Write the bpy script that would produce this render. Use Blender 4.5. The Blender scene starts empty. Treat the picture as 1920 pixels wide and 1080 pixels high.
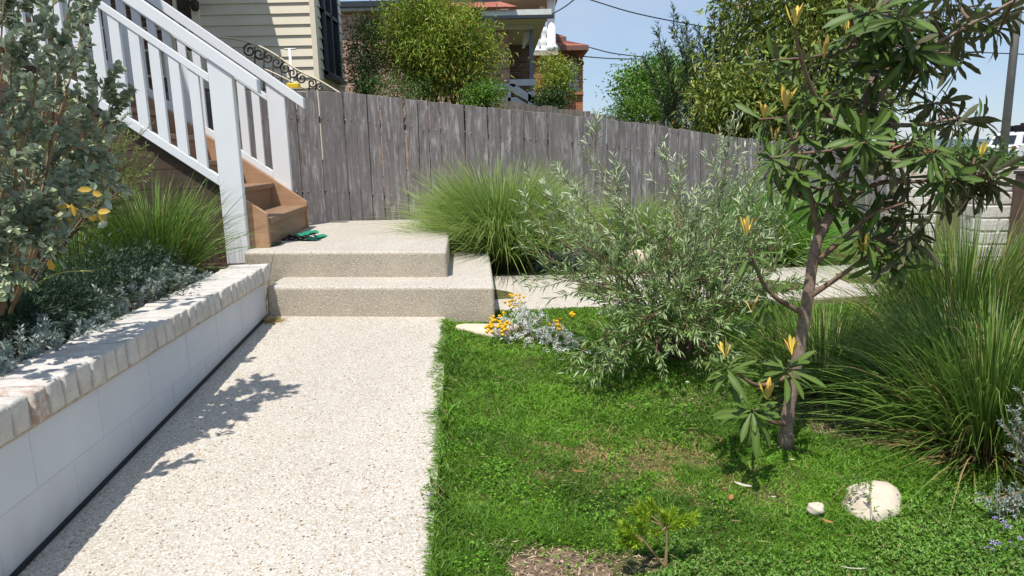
import bpy, bmesh, math, random
import numpy as np
from mathutils import Vector, Matrix
rng = np.random.default_rng(7)
random.seed(7)
S = bpy.context.scene
COL = S.collection
# ---------------------------------------------------------------- camera
F = 1280.0; ROLL = math.radians(1.2); TH = math.atan((540 - 292) / F); CH = 1.2
cR, sR = math.cos(ROLL), math.sin(ROLL)
X0 = Vector((1, 0, 0)); U0 = Vector((0, math.sin(TH), math.cos(TH))); F0 = Vector((0, math.cos(TH), -math.sin(TH)))
right = X0 * cR - U0 * sR; up = X0 * sR + U0 * cR
cam = bpy.data.cameras.new('camera'); camo = bpy.data.objects.new('camera', cam); COL.objects.link(camo)
cam.lens = 24; cam.sensor_width = 36; cam.clip_start = .05; cam.clip_end = 9000
camo.matrix_world = Matrix(((right.x, up.x, -F0.x, 0), (right.y, up.y, -F0.y, 0), (right.z, up.z, -F0.z, CH), (0, 0, 0, 1)))
S.camera = camo
# ---------------------------------------------------------------- sky, sun, exposure
TOSUN = Vector((-.19, -.39, 1)).normalized()
w = bpy.data.worlds.new('World'); S.world = w; w.use_nodes = True
nt = w.node_tree; bg = nt.nodes['Background']
sky = nt.nodes.new('ShaderNodeTexSky'); sky.sky_type = 'NISHITA'; sky.sun_disc = False
sky.sun_elevation = math.asin(TOSUN.z); sky.sun_rotation = math.atan2(TOSUN.x, TOSUN.y) % (2 * math.pi)
sky.air_density = 1.0; sky.dust_density = .3; sky.ozone_density = 2.5; sky.altitude = 20
mxs = nt.nodes.new('ShaderNodeMix'); mxs.data_type = 'RGBA'; mxs.inputs[0].default_value = .62
tcw = nt.nodes.new('ShaderNodeTexCoord'); mpw = nt.nodes.new('ShaderNodeMapping'); mpw.inputs['Scale'].default_value = (1, 1, 3.2); nzw = nt.nodes.new('ShaderNodeTexNoise'); nzw.inputs['Scale'].default_value = 2.6; nzw.inputs['Detail'].default_value = 7
crw = nt.nodes.new('ShaderNodeValToRGB'); crw.color_ramp.elements[0].position = .42; crw.color_ramp.elements[0].color = (3.2, 4.2, 5.8, 1); crw.color_ramp.elements[1].position = .72; crw.color_ramp.elements[1].color = (4.4, 5.0, 5.9, 1)
nt.links.new(tcw.outputs['Generated'], mpw.inputs[0]); nt.links.new(mpw.outputs[0], nzw.inputs['Vector']); nt.links.new(nzw.outputs['Fac'], crw.inputs[0])
nt.links.new(sky.outputs[0], mxs.inputs[6]); nt.links.new(crw.outputs[0], mxs.inputs[7]); nt.links.new(mxs.outputs[2], bg.inputs[0]); bg.inputs[1].default_value = .11
sl = bpy.data.lights.new('sun', 'SUN'); sl.energy = 4.2; sl.angle = math.radians(.53); sl.color = (1, .955, .89)
so = bpy.data.objects.new('sun', sl); COL.objects.link(so); so.rotation_euler = (-TOSUN).to_track_quat('-Z', 'Y').to_euler()
S.view_settings.view_transform = 'Standard'; S.view_settings.look = 'None'; S.view_settings.gamma = 1
S.view_settings.exposure = .36

# ---------------------------------------------------------------- pixel helpers
def ray(px, py):
    x = (px - 960) / F; y = -(py - 540) / F
    return right * x + up * y + F0
def PX(px, py, Y):
    d = ray(px, py); return Vector((0, 0, CH)) + d * (Y / d.y)
def PZ(px, py, z):
    d = ray(px, py); return Vector((0, 0, CH)) + d * ((z - CH) / d.z)
def zp(y): return .0615 * (y - 1.84)                       # the sloping front path
def zg(x, y): return min(max(zp(y), -.25), .21) - .04       # garden ground

# ---------------------------------------------------------------- mesh helpers
def tag(o, label=None, cat=None, group=None, kind=None):
    if label: o['label'] = label
    if cat: o['category'] = cat
    if group: o['group'] = group
    if kind: o['kind'] = kind
    return o
def link(name, me, mats, parent=None, loc=None):
    o = bpy.data.objects.new(name, me); COL.objects.link(o)
    for m in (mats if isinstance(mats, (list, tuple)) else [mats]):
        if me.materials.find(m.name) < 0: me.materials.append(m)
    if parent: o.parent = parent
    if loc is not None: o.location = loc
    return o
def empty(name, loc=(0, 0, 0), label=None, cat=None, group=None):
    o = bpy.data.objects.new(name, None); COL.objects.link(o); o.location = loc; o.empty_display_size = .1
    return tag(o, label, cat, group)
def npmesh(name, V, faces, col=None, smooth=False):
    """V (n,3); faces: list of (m,k) index arrays; col (n,3) point attribute"""
    V = np.asarray(V, dtype=np.float32)
    me = bpy.data.meshes.new(name); me.vertices.add(len(V)); me.vertices.foreach_set('co', V.ravel())
    fs = [np.asarray(f, dtype=np.int32) for f in faces if len(f)]
    nl = sum(f.size for f in fs); npoly = sum(len(f) for f in fs)
    me.loops.add(nl); me.polygons.add(npoly)
    me.loops.foreach_set('vertex_index', np.concatenate([f.ravel() for f in fs]))
    tot = np.concatenate([np.full(len(f), f.shape[1], np.int32) for f in fs])
    me.polygons.foreach_set('loop_start', np.concatenate([[0], np.cumsum(tot)[:-1]]).astype(np.int32))
    me.polygons.foreach_set('loop_total', tot)
    if smooth: me.polygons.foreach_set('use_smooth', np.ones(npoly, dtype=bool))
    if col is not None:
        a = me.attributes.new('col', 'FLOAT_COLOR', 'POINT')
        c = np.ones((len(V), 4), np.float32); c[:, :3] = col; a.data.foreach_set('color', c.ravel())
    me.update(calc_edges=True); me.validate()
    return me
class MB:
    """collects shapes into one mesh"""
    def __init__(s): s.bm = bmesh.new()
    def box(s, x0, x1, y0, y1, z0, z1, M=None):
        vs = [s.bm.verts.new(Vector(p) if M is None else M @ Vector(p)) for p in
              [(x0, y0, z0), (x1, y0, z0), (x1, y1, z0), (x0, y1, z0), (x0, y0, z1), (x1, y0, z1), (x1, y1, z1), (x0, y1, z1)]]
        for f in [(3, 2, 1, 0), (4, 5, 6, 7), (0, 1, 5, 4), (1, 2, 6, 5), (2, 3, 7, 6), (3, 0, 4, 7)]: s.bm.faces.new([vs[i] for i in f])
        return s
    def prism(s, pts, off):
        """closed polygon pts (3D) extruded by vector off"""
        a = [s.bm.verts.new(Vector(p)) for p in pts]; b = [s.bm.verts.new(Vector(p) + Vector(off)) for p in pts]
        n = len(a); s.bm.faces.new(a[::-1]); s.bm.faces.new(b)
        for i in range(n): s.bm.faces.new([a[i], a[(i + 1) % n], b[(i + 1) % n], b[i]])
        return s
    def tube(s, pts, rad, k=8, cap=True):
        pts = [Vector(p) for p in pts]; n = len(pts)
        if not hasattr(rad, '__len__'): rad = [rad] * n
        rings = []; ref = None
        for i, p in enumerate(pts):
            t = (pts[min(i + 1, n - 1)] - pts[max(i - 1, 0)]).normalized()
            if ref is None: ref = Vector((0, 0, 1)) if abs(t.z) < .9 else Vector((1, 0, 0))
            a = t.cross(ref).normalized(); b = t.cross(a).normalized(); ref = b.cross(t) * -1 if False else ref
            rings.append([s.bm.verts.new(p + (a * math.cos(q) + b * math.sin(q)) * rad[i]) for q in [2 * math.pi * j / k for j in range(k)]])
        for i in range(n - 1):
            for j in range(k):
                f = s.bm.faces.new([rings[i][j], rings[i][(j + 1) % k], rings[i + 1][(j + 1) % k], rings[i + 1][j]]); f.smooth = True
        if cap: s.bm.faces.new(rings[0][::-1]); s.bm.faces.new(rings[-1])
        return s
    def lathe(s, prof, c, k=16):
        rings = [[s.bm.verts.new((c[0] + r * math.cos(2 * math.pi * j / k), c[1] + r * math.sin(2 * math.pi * j / k), c[2] + z)) for j in range(k)] for r, z in prof]
        for i in range(len(rings) - 1):
            for j in range(k):
                f = s.bm.faces.new([rings[i][j], rings[i][(j + 1) % k], rings[i + 1][(j + 1) % k], rings[i + 1][j]]); f.smooth = True
        s.bm.faces.new(rings[0][::-1]); s.bm.faces.new(rings[-1]); return s
    def bevel(s, r, seg=2):
        bmesh.ops.bevel(s.bm, geom=[e for e in s.bm.edges], offset=r, segments=seg, affect='EDGES', profile=.5); return s
    def build(s, name, mat, parent=None, loc=None):
        bmesh.ops.recalc_face_normals(s.bm, faces=s.bm.faces[:])
        me = bpy.data.meshes.new(name); s.bm.to_mesh(me); s.bm.free()
        return link(name, me, mat, parent, loc)
def smooth_line(pts, n):
    """Catmull-Rom through pts"""
    P = [Vector(p) for p in pts]; P = [P[0] * 2 - P[1]] + P + [P[-1] * 2 - P[-2]]; out = []
    for i in range(1, len(P) - 2):
        for j in range(n):
            t = j / n; a, b, c, d = P[i - 1:i + 3]
            out.append(.5 * ((2 * b) + (c - a) * t + (2 * a - 5 * b + 4 * c - d) * t * t + (3 * b - a - 3 * c + d) * t ** 3))
    out.append(P[-2]); return out
def unit(v): return v / np.maximum(np.linalg.norm(v, axis=-1, keepdims=True), 1e-9)
def rdir(n, zmin=-1., zmax=1.):
    z = rng.uniform(zmin, zmax, n); a = rng.uniform(0, 2 * np.pi, n); r = np.sqrt(np.maximum(1 - z * z, 0))
    return np.stack([r * np.cos(a), r * np.sin(a), z], 1)
class Fol:
    """leaves, blades collected as arrays; point colour = (random, dry/young, along)"""
    def __init__(s): s.V = []; s.F3 = []; s.F4 = []; s.C = []; s.n = 0
    def _add(s, V, C, f3=None, f4=None):
        s.V.append(V.reshape(-1, 3)); s.C.append(C.reshape(-1, 3))
        if f3 is not None: s.F3.append(f3.reshape(-1, 3) + s.n)
        if f4 is not None: s.F4.append(f4.reshape(-1, 4) + s.n)
        s.n += V.reshape(-1, 3).shape[0]
    def leaves(s, P, D, L, W, N=None, fold=.18, droop=.1, young=0., rnd=None, broad=False):
        n = len(P)
        if n == 0: return
        D = unit(D); N = rdir(n) if N is None else N
        Sd = unit(np.cross(D, N)); Nn = np.cross(Sd, D)
        L = np.broadcast_to(L, n)[:, None]; W = np.broadcast_to(W, n)[:, None]
        r = rng.random(n) if rnd is None else rnd
        y = np.broadcast_to(young, n)
        if not broad:
            b = P; m = P + D * L * .48; t = P + D * L - Nn * L * droop
            V = np.stack([b, m + Sd * W / 2 + Nn * W * fold, t, m - Sd * W / 2 + Nn * W * fold], 1)
            f3 = np.array([[0, 1, 2], [0, 2, 3]]); k = 4; tt = np.array([0, .5, 1, .5]); f4 = None
        else:
            m1 = P + D * L * .28; m2 = P + D * L * .72 - Nn * L * droop * .5; t = P + D * L - Nn * L * droop
            V = np.stack([P, m1 + Sd * W * .42 + Nn * W * fold, m2 + Sd * W * .45 + Nn * W * fold, t, m2 - Sd * W * .45 + Nn * W * fold, m1 - Sd * W * .42 + Nn * W * fold, (m1 + m2) / 2], 1)
            f3 = np.array([[0, 1, 6], [1, 2, 6], [2, 3, 6], [3, 4, 6], [4, 5, 6], [5, 0, 6]]); k = 7; tt = np.array([0, .3, .7, 1, .7, .3, .5])
        C = np.stack([np.repeat(r[:, None], k, 1), np.repeat(y[:, None], k, 1), np.repeat(tt[None], n, 0)], 2)
        s._add(V, C, f3[None] + (np.arange(n) * k)[:, None, None])
    def blades(s, P, D, L, W, droop=.4, seg=4, dry=0., rnd=None, stiff=2.):
        n = len(P); D = unit(D); L = np.broadcast_to(L, n)[:, None]; W = np.broadcast_to(W, n)[:, None]; droop = np.broadcast_to(droop, n)[:, None]
        Z = np.array([0, 0, 1.]); A = rdir(n, -.2, .2); Sd = unit(np.cross(D, A)); r = rng.random(n) if rnd is None else rnd
        H = D.copy(); H[:, 2] = 0; H = unit(H + 1e-6)
        rows = []; C = []; dr = np.broadcast_to(dry, n); bend = np.cross(D, Z) * rng.normal(0, .13, n)[:, None]
        for i in range(seg + 1):
            t = i / seg
            c = P + D * L * t + (H * .35 - Z * .75) * L * droop * t ** stiff + bend * L * t ** 2
            wd = W * (1 - t ** 2.2) * .5 + W * .02
            rows += [c - Sd * wd, c + Sd * wd]; C += [np.stack([r, dr, np.full(n, t)], 1)] * 2
        V = np.stack(rows, 1); C = np.stack(C, 1); k = 2 * (seg + 1)
        q = np.array([[2 * i, 2 * i + 1, 2 * i + 3, 2 * i + 2] for i in range(seg)])
        s._add(V, C, None, q[None] + (np.arange(n) * k)[:, None, None])
    def build(s, name, mat, parent=None, smooth=False):
        f = [];
        if s.F3: f.append(np.concatenate(s.F3))
        if s.F4: f.append(np.concatenate(s.F4))
        return link(name, npmesh(name, np.concatenate(s.V), f, np.concatenate(s.C), smooth), mat, parent)

# ---------------------------------------------------------------- materials
class NT:
    def __init__(s, name):
        s.m = bpy.data.materials.new(name); s.m.use_nodes = True; s.t = s.m.node_tree; s.b = s.t.nodes['Principled BSDF']; s.out = s.t.nodes['Material Output']
    def n(s, typ, **kw):
        o = s.t.nodes.new('ShaderNode' + typ)
        for k, v in kw.items(): setattr(o, k, v)
        return o
    def l(s, a, b): s.t.links.new(a, b)
    def val(s, sock, v):
        if hasattr(v, 'is_linked') or isinstance(v, bpy.types.NodeSocket): s.l(v, sock)
        else: sock.default_value = v if not (isinstance(v, tuple) and len(v) == 3 and sock.type == 'RGBA') else (*v, 1)
    def coord(s, kind='Object', scale=(1, 1, 1), off=None):
        c = s.n('TexCoord'); m = s.n('Mapping'); m.inputs['Scale'].default_value = scale
        s.l(c.outputs[kind], m.inputs[0])
        if off is not None: s.l(off, m.inputs['Location'])
        return m.outputs[0]
    def noise(s, vec, scale=5., detail=4., rough=.55, dist=0.):
        o = s.n('TexNoise'); o.inputs['Scale'].default_value = scale; o.inputs['Detail'].default_value = detail; o.inputs['Roughness'].default_value = rough; o.inputs['Distortion'].default_value = dist
        s.l(vec, o.inputs['Vector']); return o.outputs['Fac']
    def ramp(s, f, stops, interp='LINEAR'):
        o = s.n('ValToRGB'); r = o.color_ramp; r.interpolation = interp
        while len(r.elements) < len(stops): r.elements.new(.5)
        for e, (p, c) in zip(r.elements, stops): e.position = p; e.color = (*c, 1) if isinstance(c, tuple) else (c, c, c, 1)
        s.l(f, o.inputs[0]); return o.outputs[0]
    def mix(s, f, a, b, mode='MIX'):
        o = s.n('Mix', data_type='RGBA', blend_type=mode); s.val(o.inputs[0], f); s.val(o.inputs[6], a); s.val(o.inputs[7], b); return o.outputs[2]
    def math(s, op, a, b=0.):
        o = s.n('Math', operation=op); s.val(o.inputs[0], a); s.val(o.inputs[1], b); return o.outputs[0]
    def bump(s, h, strength=.3, dist=.01):
        o = s.n('Bump'); o.inputs['Strength'].default_value = strength; o.inputs['Distance'].default_value = dist; s.l(h, o.inputs['Height']); s.l(o.outputs[0], s.b.inputs['Normal'])
    def fin(s, col, rough=.6, spec=.4, metal=0.):
        s.val(s.b.inputs['Base Color'], col); s.val(s.b.inputs['Roughness'], rough); s.b.inputs['Specular IOR Level'].default_value = spec; s.b.inputs['Metallic'].default_value = metal
        return s.m
def plain(name, c, rough=.5, spec=.4, metal=0., var=.12, scale=6., bump=0.):
    t = NT(name); f = t.noise(t.coord(), scale, 5); d = tuple(x * (1 - var) for x in c); e = tuple(min(1, x * (1 + var)) for x in c)
    if bump: t.bump(t.noise(t.coord(), scale * 12, 4), bump, .004)
    return t.fin(t.ramp(f, [(.3, d), (.7, e)]), rough, spec, metal)
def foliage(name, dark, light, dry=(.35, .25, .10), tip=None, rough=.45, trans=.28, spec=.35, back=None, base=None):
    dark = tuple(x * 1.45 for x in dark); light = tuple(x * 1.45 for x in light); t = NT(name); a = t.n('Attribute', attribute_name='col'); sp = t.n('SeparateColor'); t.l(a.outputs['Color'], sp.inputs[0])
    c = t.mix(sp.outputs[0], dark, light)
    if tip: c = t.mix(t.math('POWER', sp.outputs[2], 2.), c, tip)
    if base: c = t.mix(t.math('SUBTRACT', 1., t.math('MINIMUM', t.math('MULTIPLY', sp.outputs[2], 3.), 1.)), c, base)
    c = t.mix(sp.outputs[1], c, dry)
    if back:
        g = t.n('NewGeometry'); c = t.mix(g.outputs['Backfacing'], c, back)
    t.fin(c, rough, spec)
    tr = t.n('BsdfTranslucent'); t.l(c, tr.inputs[0]); mx = t.n('MixShader'); mx.inputs[0].default_value = trans
    t.l(t.b.outputs[0], mx.inputs[1]); t.l(tr.outputs[0], mx.inputs[2]); t.l(mx.outputs[0], t.out.inputs['Surface'])
    return t.m
def aggregate(name, matrix, frac, stain=0.):
    """exposed aggregate: stones of mixed colour in a cement matrix"""
    t = NT(name); v = t.coord(); nz = t.n('TexNoise'); nz.inputs['Scale'].default_value = 60; t.l(v, nz.inputs['Vector'])
    vv = t.n('VectorMath', operation='MULTIPLY_ADD'); t.l(nz.outputs['Color'], vv.inputs[0]); vv.inputs[1].default_value = (.006,) * 3; t.l(v, vv.inputs[2])
    def layer(scale, size):
        vo = t.n('TexVoronoi'); vo.inputs['Scale'].default_value = scale; vo.inputs['Randomness'].default_value = 1; t.l(vv.outputs[0], vo.inputs['Vector'])
        ws = t.n('TexWhiteNoise'); t.l(vo.outputs['Position'], ws.inputs['Vector'])
        lim = t.math('MULTIPLY_ADD', ws.outputs['Value'], .25); t.t.nodes[-1].inputs[2].default_value = size
        mask = t.math('LESS_THAN', vo.outputs['Distance'], lim)
        sc = t.n('SeparateColor'); t.l(ws.outputs['Color'], sc.inputs[0])
        colr = t.ramp(sc.outputs[1], [(0, (.63, .595, .535)), (.40, (.55, .505, .435)), (.72, (.44, .38, .295)), (.86, (.32, .215, .125)), (.94, (.24, .15, .08)), (.975, (.10, .09, .085))], 'CONSTANT')
        return mask, colr, vo.outputs['Distance']
    m1, c1, d1 = layer(100, frac); m2, c2, d2 = layer(180, frac)
    base = t.ramp(t.noise(v, 2.2, 6), [(.3, tuple(x * .86 for x in matrix)), (.7, matrix)])
    if stain: base = t.mix(t.math('MULTIPLY', t.noise(v, 7, 5), stain), base, tuple(x * .55 for x in matrix))
    c = t.mix(m2, base, c2); c = t.mix(m1, c, c1)
    c = t.mix(t.ramp(t.noise(t.coord(scale=(1, .6, 1)), 1.3, 7, .65), [(.42, 0.), (.75, .30)]), c, tuple(x * .60 for x in matrix))
    t.bump(t.math('ADD', t.math('MULTIPLY', d1, -1.), t.math('MULTIPLY', d2, -.5)), .35, .004)
    return t.fin(c, .75, .25)
def brickwall(name, cols, mortar, scale=1., bw=.24, bh=.086):
    t = NT(name); c = t.n('TexCoord'); sx = t.n('SeparateXYZ'); t.l(c.outputs['Object'], sx.inputs[0])
    cx = t.n('CombineXYZ'); t.l(t.math('ADD', sx.outputs[0], sx.outputs[1]), cx.inputs[0]); t.l(sx.outputs[2], cx.inputs[1])
    b = t.n('TexBrick'); b.inputs['Scale'].default_value = 1; b.inputs['Brick Width'].default_value = bw; b.inputs['Row Height'].default_value = bh; b.inputs['Mortar Size'].default_value = .008; b.inputs['Bias'].default_value = 0
    t.l(cx.outputs[0], b.inputs['Vector']); b.inputs['Color1'].default_value = (0, 0, 0, 1); b.inputs['Color2'].default_value = (1, 1, 1, 1); b.inputs['Mortar'].default_value = (.5, .5, .5, 1)
    col = t.ramp(b.outputs['Color'], [(i / (len(cols) - 1), q) for i, q in enumerate(cols)])
    col = t.mix(t.math('MULTIPLY', t.noise(t.coord(), 9, 5), .5), col, tuple(x * .6 for x in cols[0]))
    t.bump(t.math('SUBTRACT', 1., b.outputs['Fac']), .6, .01)
    return t.fin(t.mix(b.outputs['Fac'], col, mortar), .85, .2)
def weathered(name, a, b, pale, zs=1.2):
    """grey weathered timber with streaks along Z, different for each board"""
    t = NT(name); oi = t.n('ObjectInfo'); off = t.n('CombineXYZ')
    for i, k in enumerate((37., 53., 91.)): t.l(t.math('MULTIPLY', oi.outputs['Random'], k), off.inputs[i])
    v = t.coord(scale=(1, 1, .03), off=off.outputs[0]); v2 = t.coord(scale=(1, 1, .14), off=off.outputs[0]); v3 = t.coord(scale=(1, 1, .5), off=off.outputs[0])
    g = t.noise(v, 95, 8, .75, .5); st = t.noise(v2, 26, 6, .7, .4)
    c = t.ramp(g, [(.3, a), (.68, b)])
    c = t.mix(t.ramp(st, [(.50, 0.), (.68, .9)]), c, pale)
    c = t.mix(t.ramp(t.noise(v3, 9, 5, .6, 1.), [(.5, 0.), (.75, .55)]), c, tuple(x * .45 for x in a))
    c = t.mix(t.math('MULTIPLY', oi.outputs['Random'], .6), c, tuple(x * .55 for x in b))
    t.bump(g, .5, .004); return t.fin(c, .9, .12)
def timber(name, a, b, axis=(1, 1, 1), rough=.55):
    t = NT(name); oi = t.n('ObjectInfo'); off = t.n('CombineXYZ'); t.l(t.math('MULTIPLY', oi.outputs['Random'], 40.), off.inputs[0]); t.l(t.math('MULTIPLY', oi.outputs['Random'], 17.), off.inputs[2])
    g = t.noise(t.coord(scale=axis, off=off.outputs[0]), 22, 6, .65, .8); t.bump(g, .12, .003)
    return t.fin(t.ramp(g, [(.3, a), (.7, b)]), rough, .35)
M = {}
M['path'] = aggregate('exposed_aggregate', (.48, .435, .37), .27)
M['riser'] = aggregate('aggregate_side', (.49, .425, .325), .16, .5)
M['soil'] = plain('soil', (.07, .05, .035), .95, .1, var=.5, scale=30, bump=.8)
M['mulch_ground'] = plain('mulch_ground', (.22, .155, .105), .95, .1, var=.5, scale=60, bump=1.)
M['lawn_soil'] = plain('lawn_soil', (.085, .085, .032), .95, .1, var=.5, scale=40, bump=.6)
M['far_ground'] = plain('dry_ground', (.12, .13, .06), .95, .1, var=.4, scale=.2)
M['white'] = plain('white_gloss_paint', (.78, .79, .80), .38, .4, var=.025, scale=3)
M['black'] = plain('black_plastic', (.012, .012, .013), .5, .4, var=.3)
def wall_mat():
    t = NT('white_bagged_render'); v = t.coord(); f = t.noise(v, 3, 6)
    c = t.ramp(f, [(.3, (.53, .545, .57)), (.7, (.60, .615, .64))])
    c = t.mix(t.ramp(t.noise(v, 130, 3), [(.66, 0.), (.74, .35)]), c, (.35, .33, .30))
    h = t.n('SeparateXYZ'); t.l(v, h.inputs[0])
    c = t.mix(t.math('MULTIPLY', t.ramp(h.outputs[2], [(.0, 1.), (.22, 0.)]), t.math('MULTIPLY', t.noise(v, 11, 6), .9)), c, (.40, .36, .30))
    t.bump(t.noise(v, 90, 5), .25, .004); return t.fin(c, .7, .25)
M['wall'] = wall_mat()
def brick_mat(name, pale, mid, red, amt):
    t = NT(name); oi = t.n('ObjectInfo'); off = t.n('CombineXYZ')
    for i in range(3): t.l(t.math('MULTIPLY', oi.outputs['Random'], 31. + 17 * i), off.inputs[i])
    v = t.coord(off=off.outputs[0]); c = t.ramp(t.noise(v, 18, 7, .7), [(.35, mid), (.6, pale)])
    lim = t.math('GREATER_THAN', oi.outputs['Random'], amt)
    c = t.mix(t.math('MULTIPLY', lim, t.ramp(t.noise(v, 26, 6, .7), [(.42, 0.), (.6, .8)])), c, red)
    c = t.mix(t.ramp(t.noise(v, 70, 4), [(.62, 0.), (.75, .6)]), c, tuple(x * .5 for x in mid))
    t.bump(t.noise(v, 60, 7, .7), .7, .006); return t.fin(c, .88, .15)
M['coping'] = brick_mat('recycled_pale_brick', (.60, .57, .52), (.49, .455, .41), (.38, .22, .15), .972)
M['pillar'] = brick_mat('limewashed_brick', (.70, .66, .61), (.56, .50, .44), (.42, .25, .18), .8)
M['lime'] = plain('lime_mortar', (.60, .56, .50), .95, .1, var=.1, scale=30, bump=.5)
M['mortar'] = plain('mortar', (.44, .38, .30), .95, .1, var=.2, scale=30, bump=.6)
M['fence'] = weathered('weathered_paling', (.11, .094, .09), (.27, .245, .24), (.50, .475, .47))
M['fence2'] = weathered('weathered_paling_far', (.15, .13, .11), (.25, .22, .19), (.4, .37, .34))
M['tread'] = timber('oiled_hardwood', (.20, .115, .065), (.31, .19, .115), (1, .12, 1))
M['stringer'] = timber('light_hardwood', (.36, .20, .11), (.50, .31, .19), (.2, 1, .6))
M['skirt'] = timber('dark_brown_board', (.055, .036, .026), (.095, .062, .045), (.15, 1, 1), .8)
M['cream'] = plain('cream_weatherboard', (.74, .67, .53), .55, .3, var=.05, scale=2)
M['creamtrim'] = plain('cream_trim', (.80, .72, .56), .5, .3, var=.03)
M['iron'] = plain('rusty_iron', (.06, .045, .035), .7, .3, var=.4, scale=20)
M['creamiron'] = plain('cream_metal', (.66, .57, .40), .5, .4, var=.1)
M['darkblue'] = plain('charcoal_trim', (.035, .043, .055), .4, .4, var=.15)
M['bluegrey'] = plain('blue_grey_paint', (.13, .16, .20), .5, .35, var=.1)
M['soffit'] = plain('soffit', (.52, .52, .44), .7, .2, var=.04)
M['brickred'] = brickwall('mottled_brick', [(.26, .15, .11), (.46, .24, .17), (.60, .40, .29), (.42, .20, .14)], (.50, .43, .35))
M['brickdark'] = brickwall('brown_brick', [(.10, .06, .045), (.17, .095, .065), (.22, .13, .08)], (.20, .165, .13))
M['brickorange'] = brickwall('orange_brick', [(.40, .13, .055), (.50, .18, .075), (.44, .15, .065)], (.42, .32, .24))
def tiles():
    t = NT('terracotta_tiles'); v = t.coord(); wv = t.n('TexWave', bands_direction='Z'); wv.inputs['Scale'].default_value = 2.2; wv.inputs['Distortion'].default_value = .6; t.l(v, wv.inputs['Vector'])
    c = t.ramp(t.noise(v, 3, 6), [(.3, (.26, .085, .06)), (.7, (.42, .16, .11))]); t.bump(wv.outputs['Fac'], .8, .05)
    return t.fin(c, .8, .2)
M['tiles'] = tiles()
M['white2'] = plain('white_masonry', (.78, .78, .76), .6, .3, var=.04)
M['stone_sill'] = plain('sandstone_slab', (.50, .44, .34), .8, .2, var=.12)
def glass():
    t = NT('window_glass'); return t.fin((.02, .025, .03), .06, .8)
M['glass'] = glass()
M['sand'] = plain('pale_sandstone', (.66, .53, .40), .85, .2, var=.12, scale=9, bump=.5)
M['limestone'] = plain('cream_limestone', (.60, .52, .41), .85, .2, var=.14, scale=9, bump=.4)
M['wood_pole'] = weathered('pole_timber', (.20, .18, .165), (.32, .30, .28), (.45, .43, .41))
M['asphalt'] = plain('asphalt', (.055, .055, .058), .9, .2, var=.2, scale=4, bump=.3)
M['concrete'] = plain('concrete', (.42, .40, .37), .85, .2, var=.1, scale=3)
M['carpaint'] = plain('white_car_paint', (.78, .79, .80), .18, .6, var=.01)
M['tyre'] = plain('tyre_rubber', (.02, .02, .02), .85, .2)
M['alloy'] = plain('alloy_rim', (.5, .5, .52), .3, .5, .9)
M['bark'] = timber('rough_bark', (.15, .10, .075), (.36, .265, .20), (2.2, 2.2, 2.6), .9)
M['twig'] = plain('brown_twig', (.19, .125, .085), .8, .2, var=.3, scale=30)
M['darkbark'] = plain('dark_bark', (.07, .05, .04), .9, .1, var=.4, scale=12)
M['tanstem'] = plain('tan_stem', (.30, .20, .11), .8, .2, var=.25, scale=25)
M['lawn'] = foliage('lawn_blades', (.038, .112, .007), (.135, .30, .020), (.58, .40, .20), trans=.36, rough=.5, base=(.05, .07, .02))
M['cover'] = foliage('groundcover_leaves', (.045, .115, .016), (.135, .265, .036), (.42, .30, .15), trans=.28, rough=.42)
M['verge'] = foliage('verge_grass', (.10, .21, .035), (.17, .31, .06), trans=.3)
M['lomandra'] = foliage('strappy_leaves', (.036, .088, .012), (.145, .245, .042), (.46, .32, .15), base=(.16, .11, .05), trans=.22, rough=.4)
M['fountain'] = foliage('fountain_grass', (.06, .13, .014), (.18, .32, .05), (.45, .38, .16), tip=(.36, .46, .14), trans=.32, base=(.10, .10, .03))
M['fountain2'] = foliage('fresh_grass', (.07, .18, .02), (.17, .33, .055), (.45, .38, .16), trans=.3)
M['silver'] = foliage('silver_leaves', (.14, .18, .155), (.30, .345, .315), (.30, .26, .2), trans=.15, rough=.7)
M['silverwhite'] = foliage('white_felted_leaves', (.38, .41, .38), (.56, .59, .55), trans=.15, rough=.8)
M['saltbush'] = foliage('saltbush_leaves', (.11, .15, .075), (.34, .385, .25), (.55, .36, .06), trans=.2, rough=.6, spec=.25, back=(.34, .40, .32))
M['olive'] = foliage('olive_grey_leaves', (.065, .125, .026), (.185, .28, .070), tip=None, dry=(.52, .58, .40), trans=.2, rough=.42, spec=.45)
M['feather'] = foliage('feathery_leaves', (.10, .16, .035), (.22, .28, .08), trans=.25)
M['darkshrub'] = foliage('dark_blue_green', (.022, .046, .024), (.05, .085, .045), trans=.15)
M['wattle'] = foliage('yellow_green_leaves', (.06, .12, .018), (.32, .40, .045), (.34, .18, .04), trans=.3)
M['darkgreen'] = foliage('dark_green_leaves', (.018, .045, .010), (.05, .10, .022), (.16, .12, .04), trans=.2)
M['midgreen'] = foliage('mid_green_leaves', (.035, .08, .015), (.10, .17, .04), (.2, .2, .05), trans=.25)
M['bright'] = foliage('bright_green_leaves', (.034, .095, .010), (.125, .24, .028), trans=.28)
M['euc'] = foliage('gum_leaves', (.055, .10, .016), (.28, .33, .065), (.30, .17, .05), trans=.26, rough=.38, spec=.4)
M['oleander'] = foliage('oleander_leaves', (.035, .07, .028), (.11, .165, .07), (.25, .3, .1), trans=.2, rough=.38)
M['needle'] = foliage('soft_needles', (.10, .20, .012), (.32, .42, .03), (.4, .3, .1), trans=.3)
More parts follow.
